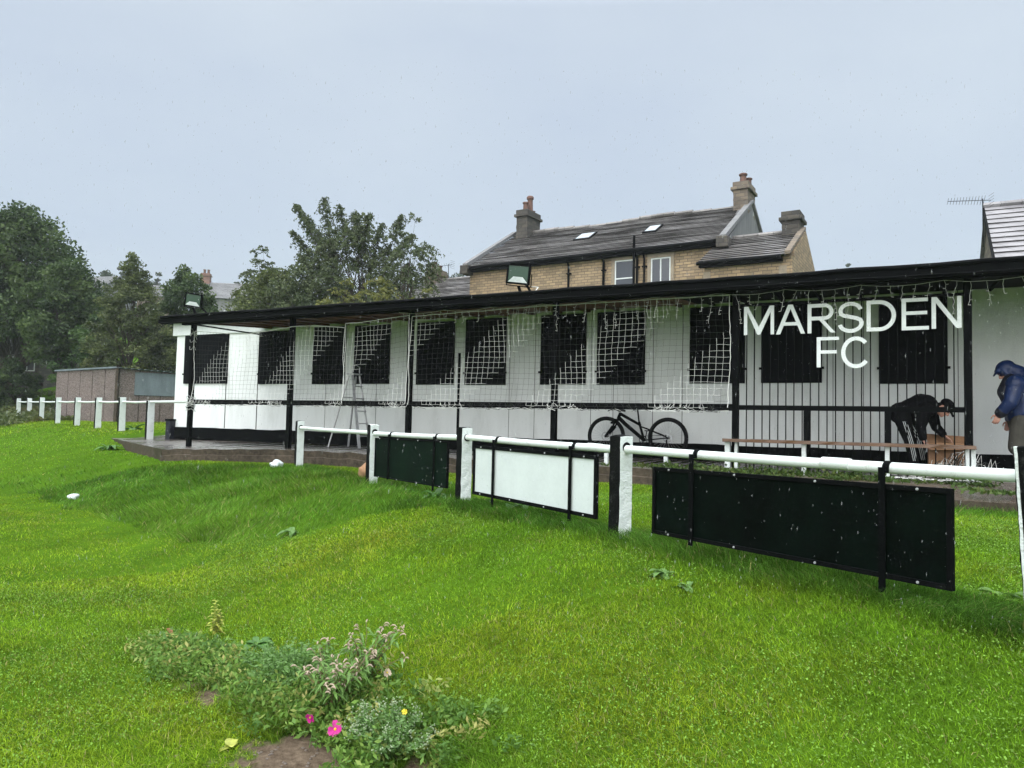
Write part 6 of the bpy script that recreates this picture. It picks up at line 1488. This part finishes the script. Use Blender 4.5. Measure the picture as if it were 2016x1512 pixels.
# ------------------------------------------------------------------ single plants in the grass
def leaf_blade(mb, base, d, L, w, droop, mi=0, n=5, fold=.25):
    """a broad pointed leaf: arched mid rib with two halves"""
    d = Vector(d).normalized(); s = d.cross(Vector((0, 0, 1))); s = s.normalized() if s.length > .05 else Vector((1, 0, 0)); b0 = len(mb.v)
    for i in range(n + 1):
        f = i / n; p = Vector(base) + d * L * f - Vector((0, 0, 1)) * droop * L * f * f; ww = w * math.sin(math.pi * (f * .86 + .10)) ** .8 * (1 - .2 * f) / 2
        up = Vector((0, 0, 1)) * ww * fold
        for x in (p - s * ww + up, p, p + s * ww + up): mb.v.append(tuple(x))
    for i in range(n):
        a = b0 + i * 3
        for j in (0, 1): mb.f.append([a + j, a + j + 1, a + j + 4, a + j + 3]); mb.m.append(mi)
def gl(name, col, tr=.3):
    m, nt, b = mat(name); oc = ocoord(nt); c = ramp(nt, noise(nt, oc, 30, 3), [(.3, tuple(x * .65 for x in col)), (.7, tuple(min(1, x * 1.25) for x in col))])
    nt.links.new(c, b.inputs['Base Color']); b.inputs['Roughness'].default_value = .5; t = N(nt, 'ShaderNodeBsdfTranslucent'); nt.links.new(c, t.inputs[0]); mx = N(nt, 'ShaderNodeMixShader', inp={0: tr}); nt.links.new(b.outputs[0], mx.inputs[1]); nt.links.new(t.outputs[0], mx.inputs[2]); nt.links.new(mx.outputs[0], nt.nodes['Material Output'].inputs[0]); return m
G = dict(dock=gl('dock_leaf', (.075, .19, .035)), fern=gl('feathery_leaf', (.11, .23, .045)), silver=gl('pale_feathery_leaf', (.125, .245, .06)), lime=gl('yellow_green_leaf', (.42, .46, .08)), stem=gl('pinkish_stem', (.22, .17, .08)), pinkw=gl('pinkish_white_flower', (.50, .40, .30)), mag=gl('magenta_petal', (.55, .012, .26)), org=gl('rusty_leaf', (.26, .085, .035)), bud=gl('pale_bud', (.34, .42, .25)), yel=gl('yellow_petal', (.75, .60, .03)), mid=gl('weed_leaf', (.12, .24, .04)))
def spot(px, py, dz=0):
    p = ground_hit(px, py); p.z = tz(p.x, p.y) + dz; return p
def dock(px, py, n, L, seed, label, m='dock', group=None, w=.35):
    rd = random.Random(seed); p = spot(px, py); mb = MB()
    for i in range(n):
        a = 6.28 * i / n + rd.uniform(-.4, .4); el = rd.uniform(.15, 1.0); l = L * rd.uniform(.6, 1.15); leaf_blade(mb, p + Vector((rd.uniform(-.02, .02), rd.uniform(-.02, .02), .005)), (math.cos(a), math.sin(a), el), l, l * w * rd.uniform(.8, 1.2), rd.uniform(.3, .8))
    return mb.build('dock_plant', G[m], smooth=True, label=label, cat='plant', group=group, origin=p)
dock(1018, 1003, 15, .26, 1, 'big leafy dock plant at the foot of the white hanging board', w=.55)
dock(858, 979, 12, .20, 2, 'dock plant between the dark green board and the next barrier post', w=.45)
dock(1305, 1135, 14, .12, 3, 'larger of two pale weeds in the lawn below the largest board', 'silver', w=.5)
dock(1352, 1160, 10, .09, 4, 'smaller of two pale weeds in the lawn below the largest board', 'silver', w=.5)
dock(262, 846, 14, .55, 5, 'dark clump of weeds at the pointed tip of the terrace', w=.4)
dock(215, 884, 12, .42, 6, 'leafy weed on the bank below the pointed tip of the terrace', w=.3)
dock(575, 1052, 12, .22, 7, 'leafy weed lying along the bottom edge of the long grass', 'silver', w=.4)
dock(1970, 1180, 9, .14, 8, 'broad yellow green weed below the white edged barrier post', 'mid', w=.8)
def ferny(name, px, py, R_, Hh, n, m, seed, label, leaf=.018, extra=None, cat='plant'):
    """a bush of finely divided leaves on thin stems"""
    rd = random.Random(seed); rg = np.random.default_rng(seed); p = spot(px, py); mb = MB()
    for i in range(n):
        a = rd.uniform(0, 6.28); r = R_ * math.sqrt(rd.random()); tip = p + Vector((math.cos(a) * r, math.sin(a) * r, Hh * (1 - .55 * (r / R_) ** 2) * rd.uniform(.6, 1.1))); b0 = p + Vector((math.cos(a) * r * .25, math.sin(a) * r * .25, 0)); mid_ = b0.lerp(tip, .5) + Vector((0, 0, Hh * .12))
        pts = [b0.lerp(mid_, f).lerp(mid_.lerp(tip, f), f) for f in (0, .25, .5, .75, 1)]; mb.tube(pts, [.0022, .002, .0018, .0014, .0008], 4, 0, False)
        for k in range(22):
            f = .15 + .85 * k / 22; x = f * 4; j = min(int(x), 3); c = pts[j].lerp(pts[j + 1], x - j); d = Vector((rd.gauss(0, 1), rd.gauss(0, 1), rd.gauss(.35, .6))).normalized(); L = leaf * rd.uniform(.7, 1.5); s = d.orthogonal().normalized() * L * .16
            mb.add([c, c + d * L * .5 + s, c + d * L, c + d * L * .5 - s], [(0, 1, 2, 3)], 0)
        if extra and rd.random() < extra[1]:
            for k in range(extra[2]): mb.ball(tip + Vector((rd.gauss(0, .012), rd.gauss(0, .012), rd.gauss(0, .015))), .0038 * rd.uniform(.7, 1.3), 6, 4, 1)
    return mb.build(name, [G[m], G[extra[0]] if extra else G['stem']], label=label, cat=cat, origin=p)
ferny('mayweed', 585, 1350, .27, .25, 120, 'fern', 1, 'dark feathery green bush in the middle of the weed bed', .022)
ferny('mayweed', 525, 1325, .22, .17, 70, 'fern', 2, 'lower feathery plant beside the dark feathery bush', .02)
ferny('mugwort', 770, 1490, .20, .22, 75, 'silver', 3, 'silvery green feathery plant beside the bare scrape at the bottom edge', .02, ('bud', .55, 7))
ferny('mugwort', 715, 1470, .09, .19, 22, 'silver', 4, 'small pale budding plant between the bare soil and the silvery plant', .016, ('bud', .8, 9))
ferny('mayweed', 420, 1290, .16, .12, 40, 'mid', 5, 'low yellowish weed around the foot of the lime green spike', .018)
def knotweed(px, py, R_, Hh, n, seed, label, lean=0):
    """redshank: jointed stems, narrow leaves, nodding pinkish flower spikes"""
    rd = random.Random(seed); p = spot(px, py); mb = MB()
    for i in range(n):
        a = rd.uniform(0, 6.28); r = R_ * rd.uniform(.3, 1); hh = Hh * rd.uniform(.6, 1.1); tip = p + Vector((math.cos(a) * r + lean * hh, math.sin(a) * r, hh)); pts = [p + Vector((math.cos(a) * r * .2, math.sin(a) * r * .2, 0)), p.lerp(tip, .35) + Vector((0, 0, hh * .12)), p.lerp(tip, .7) + Vector((rd.gauss(0, .01), 0, hh * .12)), tip]
        mb.tube(pts, [.003, .0028, .002, .0012], 5, 1, False)
        for k in range(9):
            f = .15 + .8 * k / 9; x = f * 3; j = min(int(x), 2); c = pts[j].lerp(pts[j + 1], x - j); b2 = rd.uniform(0, 6.28); leaf_blade(mb, c, (math.cos(b2), math.sin(b2), rd.uniform(0, .6)), rd.uniform(.045, .085), .017, rd.uniform(.3, .9), 0, 4)
        for k in range(rd.choice((1, 2, 3))):
            b2 = rd.uniform(0, 6.28); d = Vector((math.cos(b2) * .7, math.sin(b2) * .7, .55)); L = rd.uniform(.02, .042); e0 = tip - Vector((0, 0, .012 * k)); sp = [e0, e0 + d * L * .5, e0 + d * L + Vector((0, 0, -.25 * L)), e0 + d * L * 1.45 + Vector((0, 0, -.7 * L))]
            mb.tube(sp, [.002, .0042, .0046, .002], 6, 2)
    return mb.build('redshank', [G['mid'], G['stem'], G['pinkw']], label=label, cat='plant', origin=p)
knotweed(655, 1405, .24, .27, 34, 1, 'tangled redshank plant with pinkish white flower spikes above the magenta flower')
knotweed(715, 1350, .20, .28, 26, 2, 'taller leaning redshank plant behind the tangled one', .25)
knotweed(640, 1330, .05, .24, 3, 3, 'lone upright pale flower spike in the weed bed')
# lime spike, rusty plant, broad leaves
p = spot(412, 1262); mb = MB(); rd = random.Random(5)
for s in range(3):
    o = Vector((rd.uniform(-.05, .05), rd.uniform(-.04, .04), 0)); hh = (.27, .17, .20)[s]; mb.tube([p + o, p + o * 1.6 + Vector((0, 0, hh))], [.003, .0015], 5, 0, False)
    for k in range(26):
        f = .2 + .8 * k / 26; a = k * 2.4; leaf_blade(mb, p + o * (1 + .6 * f) + Vector((0, 0, hh * f)), (math.cos(a), math.sin(a), .6), .075 * (1.15 - .8 * f), .026, .5, 0, 3)
mb.build('goldenrod', G['lime'], label='upright lime green spike at the far end of the weed bed', cat='plant', origin=p)
dock(333, 1252, 12, .09, 11, 'low rusty red weed at the thin tip of the weed bed', 'org', w=.4)
dock(508, 1272, 9, .16, 12, 'broad leaved dock in the weed bed behind the feathery bush', 'dock', w=.5)
dock(460, 1285, 7, .07, 13, 'small bright yellow green plant in the weed bed', 'lime', w=.7)
dock(690, 1440, 5, .06, 14, 'single rusty orange leaf plant beside the magenta flower', 'org', w=.6)
dock(455, 1478, 5, .06, 15, 'small round leaved yellow green weed alone in the mown lawn', 'lime', w=.9)
def flower(px, py, r, hh, seed, label, m='mag', n=8, face=(0, -.75, .5)):
    rd = random.Random(seed); p = at(px, py, 3.5 if m == 'mag' else 3.5); g0 = Vector((p.x, p.y, tz(p.x, p.y))); p = Vector((p.x, p.y, max(p.z, g0.z + .05)))
    t = thing('flower', label, 'flower', g0); f = Vector(face).normalized(); a_ = f.orthogonal().normalized(); b_ = f.cross(a_)
    mb = MB(); mb.tube([g0, g0.lerp(p, .5) + Vector((.01, .01, 0)), p - f * .004], [.0022, .002, .0016], 5, 0, False); leaf_blade(mb, g0.lerp(p, .3), (1, -.3, .5), .05, .008, .5); leaf_blade(mb, g0.lerp(p, .5), (-1, -.3, .5), .05, .008, .5); mb.build('stem', G['fern'], t)
    mb = MB()
    for k in range(n):
        an = 6.28 * k / n + rd.uniform(-.15, .15); d = a_ * math.cos(an) + b_ * math.sin(an); s = f.cross(d); e = d + f * rd.uniform(.05, .5); e.normalize(); L = r * rd.uniform(.85, 1.15)
        q0 = p + e * L * .12; pts = [q0 - s * L * .08, q0 + s * L * .08, q0 + e * L * .6 + s * L * .36, q0 + e * L * .95 + s * L * .22, q0 + e * L * .88, q0 + e * L * .95 - s * L * .22, q0 + e * L * .6 - s * L * .36]
        mb.poly(pts)
    mb.build('petals', G[m], t); mb = MB(); mb.ball(p + f * .002, (r * .2,) * 3, 8, 6); mb.build('flower_centre', G['yel'], t)
flower(660, 1436, .034, .1, 1, 'open magenta flower above the bare soil at the foot of the weed bed')
flower(611, 1412, .024, .1, 2, 'smaller drooping magenta flower beside the open one', face=(-.2, -.6, -.2))
flower(762, 1324, .020, .1, 4, 'faded pink flower head beside the leaning redshank', 'pinkw', 7, (.5, -.6, .2))
flower(797, 1402, .014, .1, 3, 'tiny yellow flower in the long grass by the scrape', 'yel', 6)
# low cover of mixed weeds in the bed
rg = np.random.default_rng(55); C, T = [], []
for _i in range(800):
    t_ = rg.random(); X = -2.3 + 1.95 * t_ + rg.normal(0, .07 + .12 * t_); Yb = 4.98 - 1.62 * t_ + rg.normal(0, .07 + .10 * t_)
    if soil(np.array([X]), np.array([Yb]))[0] > .5: continue
    m_ = int(rg.integers(25, 80)); r = rg.uniform(.02, .055); hh = rg.uniform(.03, .12); q_ = rg.normal(size=(m_, 3)) * np.array([r, r, hh * .4]); q_[:, 2] = np.abs(q_[:, 2]) + .01
    C.append(q_ + np.array([X, Yb, tz(X, Yb)])); T.append(np.clip(rg.choice([.12, .3, .5, .7, .95], p=[.3, .3, .2, .12, .08]) + rg.normal(0, .1, m_), 0, 1))
V, Fc = leaf_quads(np.concatenate(C), .015, rg, 2.4); LM['bed'] = leafmat('bed_weed_leaves', (.075, .165, .03), (.17, .30, .05), (.38, .36, .12))
fast_mesh('bed_weeds', V, Fc, LM['bed'], tint=np.repeat(np.concatenate(T), 4), kind='stuff', label='low mixed weeds filling the strip of disturbed ground')
# a few stones on the bare soil
mb = MB(); rd = random.Random(12)
for k in range(60):
    X, Y = -.93 + rd.gauss(0, .22), 3.36 + rd.gauss(0, .12); mb.ball((X, Y, tz(X, Y)), (rd.uniform(.004, .012), rd.uniform(.004, .010), rd.uniform(.003, .007)), 7, 5)
mb.build('gravel', M['path'], smooth=True, kind='stuff', label='small stones scattered on the bare soil')

# ------------------------------------------------------------------ rain, air, light
rg = np.random.default_rng(99); n = 8500
Yr = rg.uniform(1.6, 9, n) ; Xr = Yr * rg.uniform(-.8, .8, n); Zr = EYE + Yr * rg.uniform(-.30, .50, n); keep = Zr > terrain(Xr, Yr) + .05; Xr, Yr, Zr = Xr[keep], Yr[keep], Zr[keep]; n = len(Xr)
rr = rg.uniform(.0007, .0015, n) * (1 + Yr * .06); ll = rr * rg.uniform(1.5, 5, n)
oct_ = np.array([[1, 0, 0], [-1, 0, 0], [0, 1, 0], [0, -1, 0], [0, 0, 1], [0, 0, -1]], float)
V = np.stack([Xr, Yr, Zr], -1)[:, None, :] + oct_[None] * np.stack([rr, rr, ll], -1)[:, None, :]
Fo = np.array([[0, 2, 4], [2, 1, 4], [1, 3, 4], [3, 0, 4], [2, 0, 5], [1, 2, 5], [3, 1, 5], [0, 3, 5]])
m, nt, b = mat('rain_water'); b.inputs['Base Color'].default_value = (.8, .83, .85, 1); b.inputs['Roughness'].default_value = .3; b.inputs['Alpha'].default_value = .10
fast_mesh('rain', V.reshape(-1, 3), (np.arange(n)[:, None, None] * 6 + Fo[None]).reshape(-1, 3), m, kind='stuff', label='falling raindrops')

hz = MB(); hz.box(-318, 318, -38, 412, -1.2, 90)
m = bpy.data.materials.new('haze'); m.use_nodes = True; nt = m.node_tree; nt.nodes.clear()
o_ = nt.nodes.new('ShaderNodeOutputMaterial'); v_ = nt.nodes.new('ShaderNodeVolumePrincipled'); v_.inputs['Color'].default_value = (.86, .91, .97, 1); v_.inputs['Density'].default_value = .00055; v_.inputs['Anisotropy'].default_value = .2
nt.links.new(v_.outputs[0], o_.inputs['Volume'])
hzo = hz.build('haze', m, kind='stuff', label='thin rain mist')

w = bpy.data.worlds.new('World'); sc.world = w; w.use_nodes = True; nt = w.node_tree; bg = nt.nodes['Background']
SUN_EL, SUN_AZ = R(24), R(203)                          # azimuth from +Y, clockwise: behind and left of the camera
sky = N(nt, 'ShaderNodeTexSky'); sky.sky_type = 'NISHITA'; sky.sun_disc = False; sky.sun_elevation = SUN_EL; sky.sun_rotation = SUN_AZ; sky.dust_density = 5; sky.air_density = 1.5
tc = N(nt, 'ShaderNodeTexCoord'); sx = N(nt, 'ShaderNodeSeparateXYZ'); nt.links.new(tc.outputs['Generated'], sx.inputs[0])
# the cloud sheet: a grey overcast, brighter overhead, with faint soft unevenness
OV = 7.5
el = ramp(nt, sx.outputs[2], [(0, (.445, .495, .565)), (.22, (.415, .485, .60)), (.50, (.485, .55, .64)), (.72, (1.7, 1.78, 1.85)), (1, (2.9, 3.0, 3.1))])
mp = N(nt, 'ShaderNodeMapping', inp={'Scale': (1, 1, 2.6)}); nt.links.new(tc.outputs['Generated'], mp.inputs[0])
cn = noise(nt, mp.outputs[0], 1.5, 5, .5)
cl = mixc(nt, 1.0, el, ramp(nt, cn, [(.3, (.86, .88, .945)), (.55, (1.0, 1.0, 1.0)), (.75, (1.10, 1.085, 1.05))]), 'MULTIPLY')
sc_ = N(nt, 'ShaderNodeVectorMath', operation='SCALE', inp={3: OV * 1.47}); nt.links.new(cl, sc_.inputs[0])
dn = N(nt, 'ShaderNodeVectorMath', operation='DOT_PRODUCT'); nt.links.new(tc.outputs['Generated'], dn.inputs[0]); dn.inputs[1].default_value = (math.sin(SUN_AZ) * .93, math.cos(SUN_AZ) * .93, .36)
GLOW = ramp(nt, dn.outputs['Value'], [(.0, (1, 1, 1)), (.35, (1.25, 1.24, 1.22)), (.7, (2.0, 1.97, 1.92)), (1., (2.5, 2.45, 2.35))])   # cloud glow added round the sun, unseen behind the camera, to lift the wall
mx = mixc(nt, .93, sky.outputs[0], sc_.outputs[0]); nt.links.new(mixc(nt, 1.0, mx, GLOW, 'MULTIPLY'), bg.inputs[0]); bg.inputs[1].default_value = .1
sd = bpy.data.lights.new('sun', 'SUN'); sd.energy = 1.05; sd.angle = R(60); sd.color = (1, .97, .93); so = bpy.data.objects.new('sun', sd); COL.objects.link(so)
dirv = Vector((math.sin(SUN_AZ) * math.cos(SUN_EL), math.cos(SUN_AZ) * math.cos(SUN_EL), math.sin(SUN_EL)))
so.rotation_euler = dirv.to_track_quat('Z', 'Y').to_euler()
sc.view_settings.view_transform = 'Standard'; sc.view_settings.look = 'None'; sc.view_settings.gamma = 1; sc.view_settings.exposure = .20
sc.render.engine = 'CYCLES'; sc.cycles.use_denoising = True; sc.cycles.max_bounces = 6; sc.cycles.diffuse_bounces = 3; sc.cycles.glossy_bounces = 2; sc.cycles.transmission_bounces = 3; sc.cycles.transparent_max_bounces = 8; sc.cycles.volume_bounces = 1
try:
    sc.cycles.denoiser = 'OPENIMAGEDENOISE'; sc.cycles.denoising_input_passes = 'RGB_ALBEDO_NORMAL'
except Exception: pass
